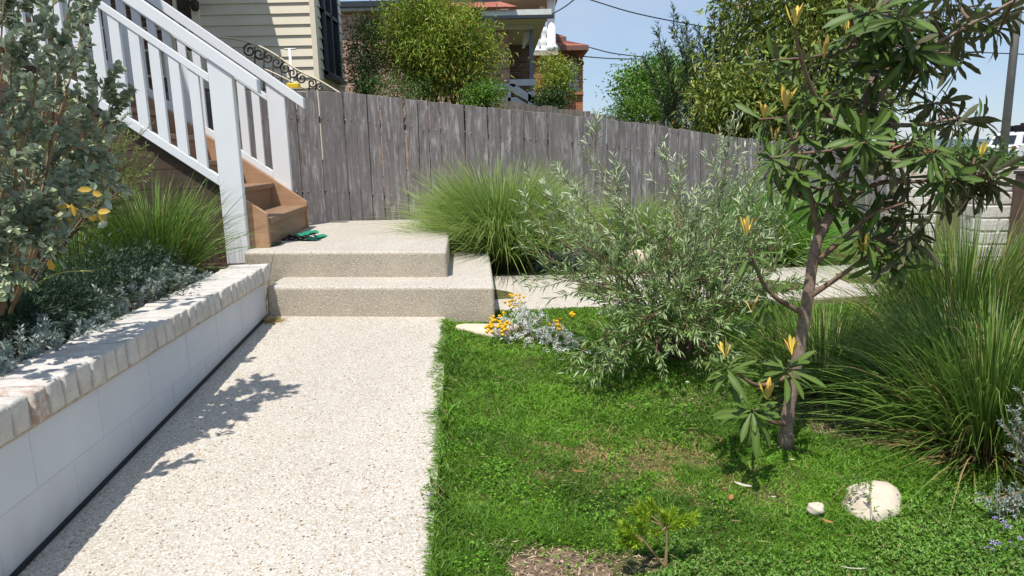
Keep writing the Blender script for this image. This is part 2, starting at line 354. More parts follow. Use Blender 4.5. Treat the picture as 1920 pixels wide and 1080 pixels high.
def banksia_mat(name, a, b, back, rough):
    t = NT(name); oi = t.n('ObjectInfo'); g = t.n('NewGeometry'); ta = t.n('Attribute', attribute_name='col'); sp = t.n('SeparateColor'); t.l(ta.outputs['Color'], sp.inputs[0])
    c = t.mix(oi.outputs['Random'], a, b); c = t.mix(t.math('MULTIPLY', sp.outputs[1], .55), c, tuple(min(1, x * 2.2) for x in b))
    c = t.mix(g.outputs['Backfacing'], c, back); t.fin(c, rough, .28)
    tr = t.n('BsdfTranslucent'); t.l(c, tr.inputs[0]); mx = t.n('MixShader'); mx.inputs[0].default_value = .14
    t.l(t.b.outputs[0], mx.inputs[1]); t.l(tr.outputs[0], mx.inputs[2]); t.l(mx.outputs[0], t.out.inputs['Surface']); return t.m
M['banksia'] = banksia_mat('banksia_leaf', (.018, .046, .010), (.070, .115, .020), (.15, .15, .08), .5)
M['young'] = banksia_mat('banksia_new_leaf', (.60, .48, .07), (.58, .34, .07), (.55, .42, .12), .5)
M['yellow'] = plain('yellow_petals', (.75, .42, .012), .6, .2, var=.2, scale=90)
M['purple'] = plain('purple_petals', (.34, .24, .58), .6, .2, var=.2, scale=90)
M['chip'] = foliage('wood_chips', (.17, .11, .065), (.46, .35, .24), trans=.05, rough=.9)
M['litter'] = plain('dead_leaf', (.40, .19, .07), .7, .2, var=.3, scale=40)
M['palelitter'] = plain('bleached_bark', (.52, .46, .38), .8, .2, var=.15, scale=40)
M['blackcloth'] = plain('black_mesh_fabric', (.014, .013, .015), .8, .2, var=.4, scale=60)
M['greencloth'] = plain('green_nylon', (.012, .24, .13), .5, .3, var=.2, scale=30)
M['hill'] = plain('far_forest', (.10, .14, .15), .95, .05, var=.35, scale=.006)

# ---------------------------------------------------------------- ground, paths, road
def grid_axis(a): return np.array(sorted(set(a)))
gx = grid_axis([-4000, -1000, -300, -80, -30, -12, -6] + list(np.linspace(-4, 5, 46)) + [7, 10, 20, 40, 90, 300, 1000, 4000])
gy = grid_axis([-60, -20, -8, -4] + list(np.linspace(-2, 8, 51)) + [9, 12, 20, 40, 90, 300, 1000, 4000])
V = []; 
for y in gy:
    for x in gx:
        near = -4 <= x <= 5 and 0 < y < 7
        V.append((x, y, zg(x, y) - (.02 if x < -.2 - .078 * (y - 1.8) and y < 4.8 else 0) + (.012 * math.sin(7 * x + 3 * y) * math.cos(5 * y - 2 * x) if near else 0)))
nx, ny = len(gx), len(gy)
Fq = np.array([[j * nx + i, j * nx + i + 1, (j + 1) * nx + i + 1, (j + 1) * nx + i] for j in range(ny - 1) for i in range(nx - 1)])
tag(link('ground', npmesh('ground', np.array(V), [Fq], smooth=True), M['lawn_soil']), kind='structure')
def xr(y): return -.255 - .0715 * (y - 1.80)               # right edge of the path
def xw(y): return -1.50 - .060 * (y - 1.84)                # face of the retaining wall
def slab(name, pts, thick, mat_top, mat_side, bev=.015):
    """polygon slab (3D points of the top, counter-clockwise), rounded top edges"""
    bm = bmesh.new(); tv = [bm.verts.new(p) for p in pts]; bv = [bm.verts.new((p[0], p[1], p[2] - thick)) for p in pts]; n = len(tv)
    top = bm.faces.new(tv); bm.faces.new(bv[::-1])
    for i in range(n): bm.faces.new([tv[i], bv[i], bv[(i + 1) % n], tv[(i + 1) % n]])
    es = [e for e in bm.edges if all(v in tv for v in e.verts)] + [e for e in bm.edges if (e.verts[0] in tv) != (e.verts[1] in tv)]
    bmesh.ops.bevel(bm, geom=es, offset=bev, segments=3, affect='EDGES', profile=.5)
    bmesh.ops.recalc_face_normals(bm, faces=bm.faces[:])
    for f in bm.faces: f.material_index = 0 if f.normal.z > .35 else 1; f.smooth = .05 < abs(f.normal.z) < .98
    me = bpy.data.meshes.new(name); bm.to_mesh(me); bm.free(); me.materials.append(mat_top); me.materials.append(mat_side)
    o = bpy.data.objects.new(name, me); COL.objects.link(o); return o
ys = [-.8, 1.0, 1.8, 2.4, 3.0, 3.6, 4.2, 4.6]
pts = [(xr(y) + (.006 * math.sin(9 * y)), y, zp(y)) for y in ys] + [(-1.95, 4.6, zp(4.6)), (-1.95, -.8, zp(-.8))]
tag(slab('path', pts, .12, M['path'], M['riser'], .012), kind='structure')
pts = [(-.13, 4.66, zp(4.66) - .026), (1.2, 4.72, zp(4.7) - .026), (3.4, 4.9, zp(4.9) - .026), (3.9, 6.1, .19), (1.2, 5.72, .19), (-.2, 5.78, .19)]
tag(slab('side_path', pts, .1, M['path'], M['riser'], .01), kind='structure')
pts = [(3.35, 3.0, .165), (7.2, 3.0, .165), (10.4, 12.5, .165), (17, 34, .165), (12.6, 34, .165), (3.95, 7.6, .165)]
vg = MB(); vg.prism(pts, (0, 0, -.1)); tag(vg.build('verge', plain('verge_turf', (.24, .40, .07), .9, .1, var=.35, scale=9, bump=.8)), kind='structure')
rd = MB(); rd.prism([(7.4, 2.0, .14), (70, 2, .14), (70, 60, .14), (28, 60, .14), (17.2, 34, .14), (10.6, 12.5, .14)], (0, 0, -.1)); tag(rd.build('road', M['asphalt']), kind='structure')
kb = MB(); kb.prism([(7.2, 3.0, .20), (7.38, 3.0, .20), (10.58, 12.5, .20), (17.18, 34, .20), (17, 34, .20), (10.4, 12.5, .20)], (0, 0, -.2)); tag(kb.build('kerb', M['concrete']), kind='structure')
# distant hills across the bay
hv = []; hf = []; N_ = 90
for i in range(N_ + 1):
    a = -.35 + 1.5 * i / N_; R_ = 3600
    h = 46 + 22 * math.sin(a * 9) + 14 * math.sin(a * 23 + 1) + 6 * math.sin(a * 61)
    for R2, zz in ((R_, -20), (R_ + 250, h * .6), (R_ + 600, h), (R_ + 900, -20)): hv.append((math.sin(a) * R2, math.cos(a) * R2, zz))
for i in range(N_):
    for k in range(3): hf.append([i * 4 + k, (i + 1) * 4 + k, (i + 1) * 4 + k + 1, i * 4 + k + 1])
tag(link('hills', npmesh('hills', np.array(hv), [np.array(hf)], smooth=True), M['hill']), kind='structure')

# ---------------------------------------------------------------- retaining wall with brick coping
rw = empty('retaining_wall', (-1.6, 2.6, 0), 'low white rendered retaining wall with pale brick coping along the path', 'wall')
def wp(x, y, z): return Vector((x + 1.6, y - 2.6, z))
zc = .410
m = MB(); y0, y1 = -.6, 4.50
m.prism([wp(xw(y0), y0, -.3), wp(xw(y1), y1, -.3), wp(xw(y1) - .2, y1, -.3), wp(xw(y0) - .2, y0, -.3)], (0, 0, zc + .3 - .010))
m.build('rendered_face', M['wall'], rw)
m = MB()                                                       # recessed look of block joints: thin raised ridges of paint
for zz in (.0, .195):
    m.prism([wp(xw(y0) + .0015, y0, zz), wp(xw(y1) + .0015, y1, zz), wp(xw(y1) - .01, y1, zz), wp(xw(y0) - .01, y0, zz)], (0, 0, .005))
for k, row in ((0, 0), (1, 1)):
    for j in range(12):
        y = -.2 + .4 * j + .2 * row
        if y < y1 - .05: m.prism([wp(xw(y) + .0013, y, (0, .2)[k]), wp(xw(y) + .0013, y + .004, (0, .2)[k]), wp(xw(y) - .01, y + .004, (0, .2)[k]), wp(xw(y) - .01, y, (0, .2)[k])], (0, 0, .19))
m.build('block_joint', M['wall'], rw)
m = MB(); m.prism([wp(xw(y0) + .012, y0, zc - .012), wp(xw(y1 + .1) + .012, y1 + .1, zc - .012), wp(xw(y1 + .1) - .235, y1 + .1, zc - .012), wp(xw(y0) - .235, y0, zc - .012)], (0, 0, .100))
m.build('mortar_bed', M['mortar'], rw)
yy = -.3; ang = math.atan(.060)
variants = []
for k in range(7):
    bm = bmesh.new(); bmesh.ops.create_cube(bm, size=1)
    bmesh.ops.scale(bm, vec=(.255, .077, .104), verts=bm.verts)
    bmesh.ops.subdivide_edges(bm, edges=[e for e in bm.edges if abs((e.verts[0].co - e.verts[1].co).x) > .1], cuts=1)
    bmesh.ops.bevel(bm, geom=bm.edges[:], offset=.011, segments=2, affect='EDGES', profile=.55)
    for v in bm.verts: v.co += Vector((random.uniform(-.004, .004), random.uniform(-.003, .003), random.uniform(-.004, .003)))
    for f in bm.faces: f.smooth = True
    me = bpy.data.meshes.new('brick'); bm.to_mesh(me); bm.free(); me.materials.append(M['coping']); variants.append(me)
while yy < 4.62:
    o = bpy.data.objects.new('brick', random.choice(variants)); COL.objects.link(o); o.parent = rw
    o.location = wp(xw(yy) + .024 - .1275 + random.uniform(-.004, .004), yy, zc + .052 + random.uniform(-.003, .003))
    o.rotation_euler = (random.uniform(-.015, .015), random.uniform(-.01, .01), ang + random.choice((0, math.pi)) + random.uniform(-.02, .02))
    yy += .0865
m = MB(); m.prism([(xw(-.6) + .011, -.6, zp(-.6) + .004), (xw(4.48) + .011, 4.48, zp(4.48) + .004), (xw(4.48) + .001, 4.48, zp(4.48) + .004), (xw(-.6) + .001, -.6, zp(-.6) + .004)], (0, 0, .014))
tag(m.build('expansion_strip', M['black']), 'thin black plastic strip along the foot of the white retaining wall', 'edging')
# raised bed
m = MB(); m.prism([(xw(-1) - .2, -1, .455), (xw(4.6) - .2, 4.6, .455), (-1.86, 4.86, .455), (-1.95, 4.95, .455), (-1.95, 5.15, .455), (-6.5, 5.4, .455), (-6.5, -1, .455)], (0, 0, -.6))
tag(m.build('garden_bed', M['soil']), kind='structure')

# ---------------------------------------------------------------- concrete step and landing
ZL = .555
tag(slab('concrete_step', [(-1.66, 4.52, .368), (-.115, 4.385, .362), (-.20, 6.08, .368), (-1.70, 6.1, .368)], .34, M['path'], M['riser'], .022),
    'low exposed aggregate concrete step at the end of the path', 'step')
tag(slab('concrete_landing', [(-1.945, 4.92, ZL), (-.455, 4.765, ZL - .006), (-.63, 7.30, ZL), (-2.3, 7.30, ZL), (-2.3, 5.16, ZL), (-1.945, 5.16, ZL)], .5, M['path'], M['riser'], .022),
    'raised exposed aggregate concrete landing between the timber stairs and fence', 'landing')

# ---------------------------------------------------------------- timber stairs with white balustrades
SO = Vector((-1.83, 5.18, ZL)); SU = Vector((-.996, -.09, 0)); SW = Vector((-.09, .996, 0))
stair = empty('timber_staircase', SO, 'timber stairs with white painted balustrades climbing beside the paling fence', 'stairs')
def sp(s, w_, h): return SU * s + SW * w_ + Vector((0, 0, h))
def sprism(poly, w0, w1, name, mat, parent=stair, bev=0):
    m = MB(); m.prism([sp(s, w0, h) for s, h in poly], SW * (w1 - w0))
    if bev: m.bevel(bev, 1)
    return m.build(name, mat, parent)
SLP = .735; SMAX = 3.6
nT = 11
for i in range(nT):
    s0 = i * .30; h1 = (i + 1) * .22
    sprism([(s0 - .012, h1 - .045), (s0 + .315, h1 - .045), (s0 + .315, h1), (s0 - .012, h1)], .003, 1.437, 'tread', M['tread'], bev=.004)
    sprism([(s0 + .016, i * .22), (s0 + .04, i * .22), (s0 + .04, h1 - .046), (s0 + .016, h1 - .046)], .003, 1.437, 'riser', M['tread'])
def strg(s): return .26 + .70 * s
poly = [(0, 0), (0, .255), (SMAX, .255 + SLP * SMAX), (SMAX, SLP * SMAX - .22), (.34, 0)]
sprism(poly, -.045, 0, 'stringer', M['stringer'], bev=.003); sprism(poly, 1.44, 1.485, 'stringer', M['stringer'], bev=.003)
for wn0, wn1 in ((-.115, -.05), (1.49, 1.555)):
    bot = -.115 if wn0 < 0 else .0
    nw = sprism([(.14, bot if wn0 < 0 else .30), (.30, bot if wn0 < 0 else .44), (.30, 1.245 + SLP * .30 - .10), (.14, 1.245 + SLP * .14 - .10)], wn0, wn1, 'newel_post', M['white'], bev=.004)
    wc = (wn0 + wn1) / 2
    def bar(s0, s1, h0, hh, wd, name):
        sprism([(s0, h0 + SLP * s0), (s1, h0 + SLP * s1), (s1, h0 + hh + SLP * s1), (s0, h0 + hh + SLP * s0)], wc - wd / 2, wc + wd / 2, name, M['white'], bev=.004)
    bar(-.035, SMAX, 1.145, .10, .095, 'handrail'); bar(.302, SMAX, .975, .062, .05, 'middle_rail'); bar(.302, SMAX, .25, .075, .05, 'bottom_rail')
    s = .30 + .075
    while s < SMAX - .1:
        sprism([(s, .327 + SLP * s), (s + .068, .327 + SLP * (s + .068)), (s + .068, .973 + SLP * (s + .068)), (s, .973 + SLP * s)], wc - .018, wc + .018, 'baluster', M['white'])
        s += .124
h = -.1
while h < 2.6:                                                # dark boards closing the side under the stairs
    hb = h + .135; sa = max((h - .245) / SLP, .31); sb = max((hb - .245) / SLP, .31)
    sprism([(sb, hb), (SMAX + .4, hb), (SMAX + .4, h), (sa, h)], -.062, -.0465, 'skirting_board', M['skirt']); h += .14

# black mesh strap with green nylon ends on the landing
st_ = empty('fabric_strap', PZ(560, 450, ZL), 'crumpled black mesh fabric with green nylon ends lying by the bottom stair', 'fabric')
o0 = st_.location
def crumple(a, b, wd, n, h, mat, name, seed):
    r = random.Random(seed); m = MB(); prev = None; A = Vector(a); B = Vector(b); d = (B - A); sd = Vector((-d.y, d.x, 0)).normalized()
    grid = []
    for i in range(n + 1):
        row = []
        for j in range(5):
            p = A + d * (i / n) + sd * wd * (j / 4 - .5) * r.uniform(.7, 1.2); p.z = ZL + .004 + h * (.5 + .5 * math.sin(i * 1.3 + j * .9 + seed)) * (.55 + .45 * r.random()) * (1 - abs(j / 4 - .5)); row.append(m.bm.verts.new(p - o0))
        grid.append(row)
    for i in range(n):
        for j in range(4): f = m.bm.faces.new([grid[i][j], grid[i + 1][j], grid[i + 1][j + 1], grid[i][j + 1]]); f.smooth = True
    return m.build(name, mat, st_)
pa = lambda x, y: PZ(x, y, ZL)
crumple(pa(508, 450), pa(585, 450), .11, 22, .03, M['blackcloth'], 'mesh', 1); crumple(pa(530, 444), pa(590, 446), .10, 18, .028, M['blackcloth'], 'mesh', 2); crumple(pa(506, 462), pa(526, 456), .06, 8, .015, M['blackcloth'], 'mesh', 5)
crumple(pa(556, 445), pa(590, 436), .10, 7, .035, M['greencloth'], 'green_end', 3); crumple(pa(580, 452), pa(606, 443), .10, 6, .03, M['greencloth'], 'green_end', 4)

# ---------------------------------------------------------------- paling fence
FY = 7.36
fence = empty('paling_fence', (0, FY, .2), 'tall weathered grey timber paling fence stepping down behind the garden', 'fence')
topz = [(-9, 1.95), (-2.28, 1.91), (-1.67, 1.885), (-.955, 1.79), (-.02, 1.68), (.985, 1.565), (2.5, 1.33), (5, .99)]
def interp(x): return float(np.interp(x, [a for a, b in topz], [b for a, b in topz]))
x = -4.6; r = random.Random(3)
while x < 4.3:
    wd = .122 + r.uniform(-.006, .006); z1 = interp(x + wd / 2) + r.uniform(-.006, .006); z0 = .05; dz = (interp(x + wd) - interp(x)) * .5
    m = MB(); m.box(.0015, wd - .0015, -.008, .008, 0, z1 - z0); bm = m.bm; bm.verts.ensure_lookup_table()
    for v in bm.verts:
        if v.co.z > .1: v.co.z += dz * (1 if v.co.x > wd / 2 else -1); v.co.x += r.uniform(-.003, .003)
    m.bevel(.003, 1)
    o = m.build('paling', M['fence'], fence, (x, r.uniform(-.005, .005), z0 - .2)); o.rotation_euler = (r.uniform(-.006, .006), r.uniform(-.006, .006), r.uniform(-.03, .03)); x += wd + r.uniform(.001, .005)
nl = MB(); rn_ = random.Random(9); x = -4.55
while x < 4.2:
    for dz in (.28, 1.03):
        for k in (.03, .09): nl.tube([(x + k + rn_.uniform(-.01, .01), -.0125, interp(x) - .2 - dz + rn_.uniform(-.02, .02)), (x + k, -.009, interp(x) - .2 - dz)], .0035, 6)
    x += .125
tag(nl.build('nail', plain('nail_heads', (.45, .43, .42), .5, .4, .6), fence), kind='stuff')
for dz in (.25, 1.0):
    m = MB()
    for a, b in zip(topz[1:], topz[2:]):
        m.prism([(a[0], .02, a[1] - .2 - dz), (b[0], .02, b[1] - .2 - dz), (b[0], .06, b[1] - .2 - dz), (a[0], .06, a[1] - .2 - dz)], (0, 0, -.07))
    m.build('rail', M['fence2'], fence)
f2 = empty('rear_paling_fence', (0, 13.5, .2), 'second weathered paling fence showing just above the front fence', 'fence')
x = -.6
while x < 5.0:
    t_ = PX(960, 190, 13.5).z; z1 = float(np.interp(x, [-.6, 0, 1.5, 3.0, 5], [t_, t_, PX(1100, 210, 13.5).z, PX(1245, 231, 13.5).z, PX(1430, 262, 13.5).z])) + r.uniform(-.025, .02)
    m = MB(); m.box(0, .096, -.008, .008, 0, z1 - .1); m.build('paling', M['fence2'], f2, (x, r.uniform(-.01, .01), -.1)); x += .104

# ---------------------------------------------------------------- neighbouring weatherboard house
HY = 10.5; cx = PX(597, 120, HY).x
house = empty('weatherboard_house', (cx, HY, .2), 'cream weatherboard house with a shaded porch behind the fence', 'house')
def hl(x, y, z): return (x - cx, y - HY, z - .2)
def hbox(m, x0, x1, y0, y1, z0, z1): a = hl(x0, y0, z0); b = hl(x1, y1, z1); return m.box(a[0], b[0], a[1], b[1], a[2], b[2])
m = MB(); hbox(m, cx - 9, cx - .06, HY + .06, HY + 1.8, .2, 5.6); m.build('wall', M['cream'], house)
z = 1.5; BP = .15
bmf = bpy.data.meshes.new('board'); 
while z < 4.4:
    m = MB(); a = hl(cx - 2.35, HY, z); L_ = 2.35 - .055
    m.prism([(a[0], .02, a[2]), (a[0], .058, a[2]), (a[0], .058, a[2] + BP), (a[0], .045, a[2] + BP)], (L_, 0, 0)); m.build('board', M['cream'], house)
    m = MB(); m.prism([(-.02, .055, a[2]), (-.058, .055, a[2]), (-.058, .055, a[2] + BP), (-.045, .055, a[2] + BP)], (0, 1.72, 0)); m.build('side_board', M['cream'], house)
    z += BP
m = MB(); m.box(-.075, .0, .0, .055, 1.0, 4.6); m.box(-.02, .008, .055, .11, 1.0, 4.6); m.build('corner_trim', M['creamtrim'], house)
wy0, wy1, wz0, wz1 = .42, 1.32, 2.28, 4.2
wn = MB(); wn.box(-.03, .035, wy0, wy0 + .06, wz0, wz1); wn.box(-.03, .035, wy1 - .06, wy1, wz0, wz1); wn.box(-.03, .03, (wy0 + wy1) / 2 - .03, (wy0 + wy1) / 2 + .03, wz0, wz1); wn.box(-.03, .03, wy0, wy1, wz0 + .9, wz0 + .95); wn.box(-.03, .032, wy0, wy1, wz0, wz0 + .05)
wo = wn.build('window', M['darkblue'], house); m = MB(); m.box(-.04, -.012, wy0, wy1, wz0, wz1); m.build('pane', M['glass'], wo); m = MB(); m.box(-.03, .09, wy0 - .06, wy1 + .06, wz0 - .06, wz0 - .005); m.build('sill', M['darkblue'], wo)
m = MB(); hbox(m, PX(333, 10, HY).x, PX(357, 10, HY).x, HY - .01, HY + .05, 1.2, 4.6); dr = m.build('door', M['iron'], house)
m = MB(); hbox(m, PX(326, 10, HY).x, PX(332, 10, HY).x, HY - .04, HY + .05, 1.2, 4.6); hbox(m, PX(358, 10, HY).x, PX(372, 10, HY).x, HY - .02, HY + .05, 1.2, 4.6); m.build('door_frame', M['creamtrim'], house)
pl_ = PX(365, 8, HY - .1); m = MB(); m.lathe([(.03, -.09), (.055, -.06), (.06, .03), (.03, .07), (.01, .09)], hl(*pl_)); m.build('porch_light', M['iron'], house)
m = MB(); hbox(m, cx - 9, PX(326, 10, HY).x - .02, HY - .04, HY + .05, .2, 5.0); m.build('brick_panel', M['brickdark'], house)
m = MB(); hbox(m, cx - 9, cx - .98, HY - 2.4, HY + .3, 4.9, 5.05); m.build('porch_roof', M['tiles'], house)
m = MB(); hbox(m, cx - 9, cx + .3, HY + .06, HY + 1.9, 5.6, 5.8); m.build('roof', M['tiles'], house)
m = MB(); hbox(m, cx - 9, PX(325, 150, HY - 1.2).x, HY - 1.3, HY - .05, .2, 2.25); m.build('porch_floor', M['brickdark'], house)
# porch railing with cream rails
pr = empty('porch_railing', PX(250, 170, HY - 1.2), 'cream metal porch railing seen between the white stair balusters', 'railing'); po = pr.location
m = MB()
for pyy in (54, 95, 143):
    a = PX(120, pyy - 2, HY - 1.2) - po; b = PX(352, pyy + 3, HY - 1.2) - po; m.prism([a, b, b + Vector((0, .03, 0)), a + Vector((0, .03, 0))], (0, 0, .028))
m.build('rail', M['creamiron'], pr)
for pxx in (160, 205, 275, 300, 322, 350):
    a = PX(pxx, 95, HY - 1.2) - po; m = MB(); m.box(a.x, a.x + .035, a.y + .032, a.y + .062, PX(pxx, 145, HY - 1.2).z - po.z, a.z + (.28 if pxx == 322 else 0)); m.build('post', M['creamiron'], pr)
# wrought iron handrail with scrolls, running down towards the fence
ir = empty('scroll_handrail', PX(520, 150, 9.0), 'wrought iron handrail with scrolls below the cream weatherboard wall', 'railing'); io = ir.location
def ip(px, py, y=9.0): return PX(px, py, y) - io
m = MB(); m.tube(smooth_line([ip(405, 70), ip(440, 73), ip(480, 84), ip(520, 105), ip(555, 130), ip(600, 152), ip(640, 176)], 6), .014, 6); m.tube(smooth_line([ip(440, 118), ip(490, 128), ip(530, 145), ip(575, 168)], 5), .012, 6); m.build('top_rail', M['creamiron'], ir)
def scroll(px, py, r0, turns, a0, sgn):
    pts = []
    for i in range(26):
        t = i / 25; a = a0 + sgn * turns * 2 * math.pi * t; rr = r0 * (1 - .8 * t); c = ip(px, py); pts.append(c + Vector((rr * math.cos(a), 0, rr * math.sin(a))))
    m = MB(); m.tube(pts, .011, 5); m.build('scroll', M['iron'], ir)
for (px, py, r_, sg) in ((468, 95, .085, 1), (486, 101, .085, -1), (503, 108, .08, 1), (519, 117, .08, -1), (535, 128, .075, 1), (548, 137, .07, -1), (566, 147, .075, 1), (585, 156, .06, -1), (600, 164, .05, 1)): scroll(px, py, r_, 1.4, 1.2, sg)
for px in (478, 495, 512, 528, 545, 580, 592):
    m = MB(); m.tube([ip(px, 75 + max(0, (px - 460)) * .62 + 2), ip(px, 172)], .009, 5); m.build('bar', M['iron'], ir)
tp = PX(543, 92, 9.6); cl = empty('clothes_stand', (tp.x, 9.6, 1.4), 'thin white T-shaped pole in front of the cream wall', 'pole')
m = MB(); m.tube([(0, 0, 0), (0, 0, tp.z - 1.4)], .02, 6); m.build('upright', M['white2'], cl); m = MB(); m.tube([(-.07, 0, tp.z - 1.4), (.09, 0, tp.z - 1.4)], .012, 6); m.build('arm', M['white2'], cl)
yb = PX(548, 161, 8.6); m = MB(); m.box(-.06, .09, -.05, .05, -.03, .03); m.bevel(.012); tag(m.build('yellow_block', plain('yellow_plastic', (.75, .52, .03), .5), None, yb), 'small yellow block just above the fence by the iron scrolls', 'block')
m = MB(); m.box(-.12, .14, -.06, .06, -.04, -.031); m.build('base', M['creamiron'], bpy.data.objects['yellow_block'])

# ---------------------------------------------------------------- mottled brick house
BY = 20.0
bx0 = PX(560, 100, BY).x; bx1 = PX(955, 100, BY).x; bz = PX(800, 20, BY).z
bh = empty('brick_house', (bx1, BY, .2), 'mottled red brick house with charcoal gutter and open side porch', 'house')
def bl(x, y, z): return Vector((x - bx1, y - BY, z - .2))
def bbox(x0, x1, y0, y1, z0, z1, name, mat, parent=bh): a = bl(x0, y0, z0); b = bl(x1, y1, z1); m = MB(); m.box(a.x, b.x, a.y, b.y, a.z, b.z); return m.build(name, mat, parent)
bbox(bx0, bx1, BY, BY + 7, .2, bz, 'wall', M['brickred'])
bbox(bx1 + .002, PX(997, 100, BY + 2).x, BY + 2, BY + 7, .2, bz - .12, 'porch_wall', M['brickdark'])
bbox(bx0 - .5, bx1 - .25, BY - .15, BY + .3, bz + .002, bz + .07, 'soffit', M['soffit'])
bbox(bx0 - .5, bx1 - .25, BY - .20, BY - .152, bz + .0, bz + .13, 'fascia', plain('fascia_grey', (.45, .47, .50), .5))
bbox(bx0 - .5, bx1 - .25, BY - .32, BY - .205, bz + .08, bz + .22, 'gutter', M['darkblue'])
px1 = PX(1034, 25, BY - 1.2).x; pz = PX(1000, 34, BY - 1.2).z
bbox(bx1 - .7, px1, BY - 1.2, BY - 1.08, pz, pz + .22, 'porch_fascia', plain('fascia_cream', (.66, .68, .62), .5))
bbox(bx1 - .7, px1 + .06, BY - 1.33, BY - 1.205, pz - .02, pz + .06, 'porch_gutter', M['darkblue'])
a = [bl(bx1 - .7, BY - 1.08, pz + .02), bl(px1 - .1, BY - 1.08, pz + .02), bl(px1 - .35, BY + 4, pz - .30), bl(bx1 - .7, BY + 4, pz - .30)]
m = MB(); m.prism(a, (0, 0, .05)); m.build('porch_soffit', M['soffit'], bh)
m = MB(); m.prism([bl(bx1 - 1.2, BY - 1.3, pz + .22), bl(px1 - .9, BY - 1.3, pz + .22), bl(px1 - 2.0, BY + 1.2, pz + 1.05), bl(bx1 - 3.2, BY + 1.2, pz + 1.05)], (0, 0, .06)); m.build('roof', M['tiles'], bh)
bbox(bx1 - .7, PX(1000, 50, BY - .4).x, BY - .45, BY - .32, PX(980, 55, BY - .4).z, PX(980, 42, BY - .4).z, 'porch_beam', M['soffit'])
pxp = PX(996, 100, BY - .4).x; bbox(pxp - .05, pxp + .06, BY - .44, BY - .33, .2, PX(996, 55, BY - .4).z, 'porch_post', M['bluegrey'])
m = MB(); m.prism([bl(PX(983, 60, BY).x, BY + .2, PX(983, 58, BY).z), bl(PX(996, 60, BY).x, BY + .2, PX(996, 58, BY).z), bl(PX(984, 86, BY).x, BY + .2, PX(984, 88, BY).z), bl(PX(979, 86, BY).x, BY + .2, PX(979, 88, BY).z)], (0, .1, 0)); m.build('bracket', M['soffit'], bh)
# blue-grey timber stair rail of that porch
sr = empty('porch_stair_rail', PX(985, 200, 17.5), 'blue grey timber stair railing in front of the brick porch', 'railing'); so_ = sr.location
def rp(px, py): return PX(px, py, 17.5) - so_
def rboard(pts, name): m = MB(); m.prism([rp(*p) for p in pts], (0, .06, 0)); m.build(name, M['bluegrey'], sr)
rboard([(956, 149), (1004, 148), (1004, 160), (956, 161)], 'top_board'); rboard([(780, 158), (964, 157), (967, 169), (780, 170)], 'handrail')
rboard([(964, 157), (1032, 203), (1022, 207), (955, 170)], 'sloping_rail'); rboard([(940, 184), (968, 182), (990, 196), (940, 200)], 'lower_board'); rboard([(990, 172), (1003, 170), (1003, 200), (990, 200)], 'post'); rboard([(952, 168), (958, 168), (958, 220), (952, 220)], 'post')

# ---------------------------------------------------------------- orange brick house with balcony
OY = 29.0
ox0 = PX(960, 100, OY).x; ox1 = PX(1092, 100, OY).x
oh = empty('orange_brick_house', (ox1, OY, .2), 'orange brick house with white balustrade balcony and arched window', 'house')
def ol(px, py, y=OY): p = PX(px, py, y); return Vector((p.x - ox1, p.y - OY, p.z - .2))
def obox(p0, p1, y0, y1, name, mat, parent=oh):
    a = ol(p0[0], p0[1], y0); b = ol(p1[0], p1[1], y0); m = MB(); m.box(a.x, b.x, y0 - OY, y1 - OY, b.z, a.z); return m.build(name, mat, parent)
# wall with arched opening, built around the arch
ac = ol(1075, 122); ar = abs(ol(1086, 122).x - ac.x); zt = ol(1060, 92).z; zb0 = ol(1070, 178).z
m = MB(); lft = ol(1030, 90).x; rgt = ol(1093, 90).x
m.box(lft, ac.x - ar, 0, .3, -.5, zt); m.box(ac.x + ar, rgt, 0, .3, -.5, zt); m.box(ac.x - ar, ac.x + ar, 0.001, .299, -.5, zb0)
arc = [(ac.x + ar * math.cos(t), ac.z + ar * math.sin(t)) for t in np.linspace(math.pi, 0, 13)]
for (xa, za), (xb, zb_) in zip(arc, arc[1:]): m.prism([(xa, .001, za), (xb, .001, zb_), (xb, .001, zt - .001), (xa, .001, zt - .001)], (0, .298, 0))
m.box(lft, rgt, .3, 6, -.5, zt); m.build('wall', M['brickorange'], oh)
m = MB(); m.box(ac.x - ar, ac.x + ar, .2, .28, zb0, ac.z + ar); wq = m.build('window', M['glass'], oh)
m = MB()
for k in (-.5, 0, .5): m.box(ac.x + k * ar - .02, ac.x + k * ar + .02, .13, .18, zb0, ac.z + ar * math.sqrt(1 - k * k))
m.build('mullion', M['white2'], wq)
m = MB()
for k in np.linspace(-.9, .9, 9): m.box(ac.x + k * ar - .015, ac.x + k * ar + .015, .06, .1, zb0, zb0 + .55)
m.box(ac.x - ar, ac.x + ar, .055, .105, zb0 + .55, zb0 + .6); m.build('lace_panel', M['white2'], wq)
m = MB()
for (t0, t1) in zip(np.linspace(0, math.pi, 15), np.linspace(0, math.pi, 15)[1:]):
    t1 -= .02; m.prism([(ac.x + r_ * math.cos(t), -.03, ac.z + r_ * math.sin(t)) for r_, t in ((ar + .02, t0), (ar + .2, t0), (ar + .2, t1), (ar + .02, t1))], (0, .05, 0))
m.build('brick_arch', M['brickdark'], oh)
obox((1060, 172), (1094, 177), OY - .12, OY, 'string_course', M['brickorange'])
obox((975, 100), (1040, 250), OY - 1.5, OY + 2, 'balcony_base', M['brickorange'])
obox((990, 97), (1046, 103), OY - 1.75, OY + 2.2, 'balcony_slab', M['stone_sill'])
for px in (1006, 1020):
    c = ol(px, 97, OY - 1.5); hh = ol(px, 52, OY - 1.5).z - c.z
    m = MB(); m.lathe([(.2, 0), (.2, .06), (.12, .12), (.17, hh * .3), (.14, hh * .5), (.09, hh * .62), (.13, hh * .8), (.15, hh)], c); m.build('baluster', M['white2'], oh)
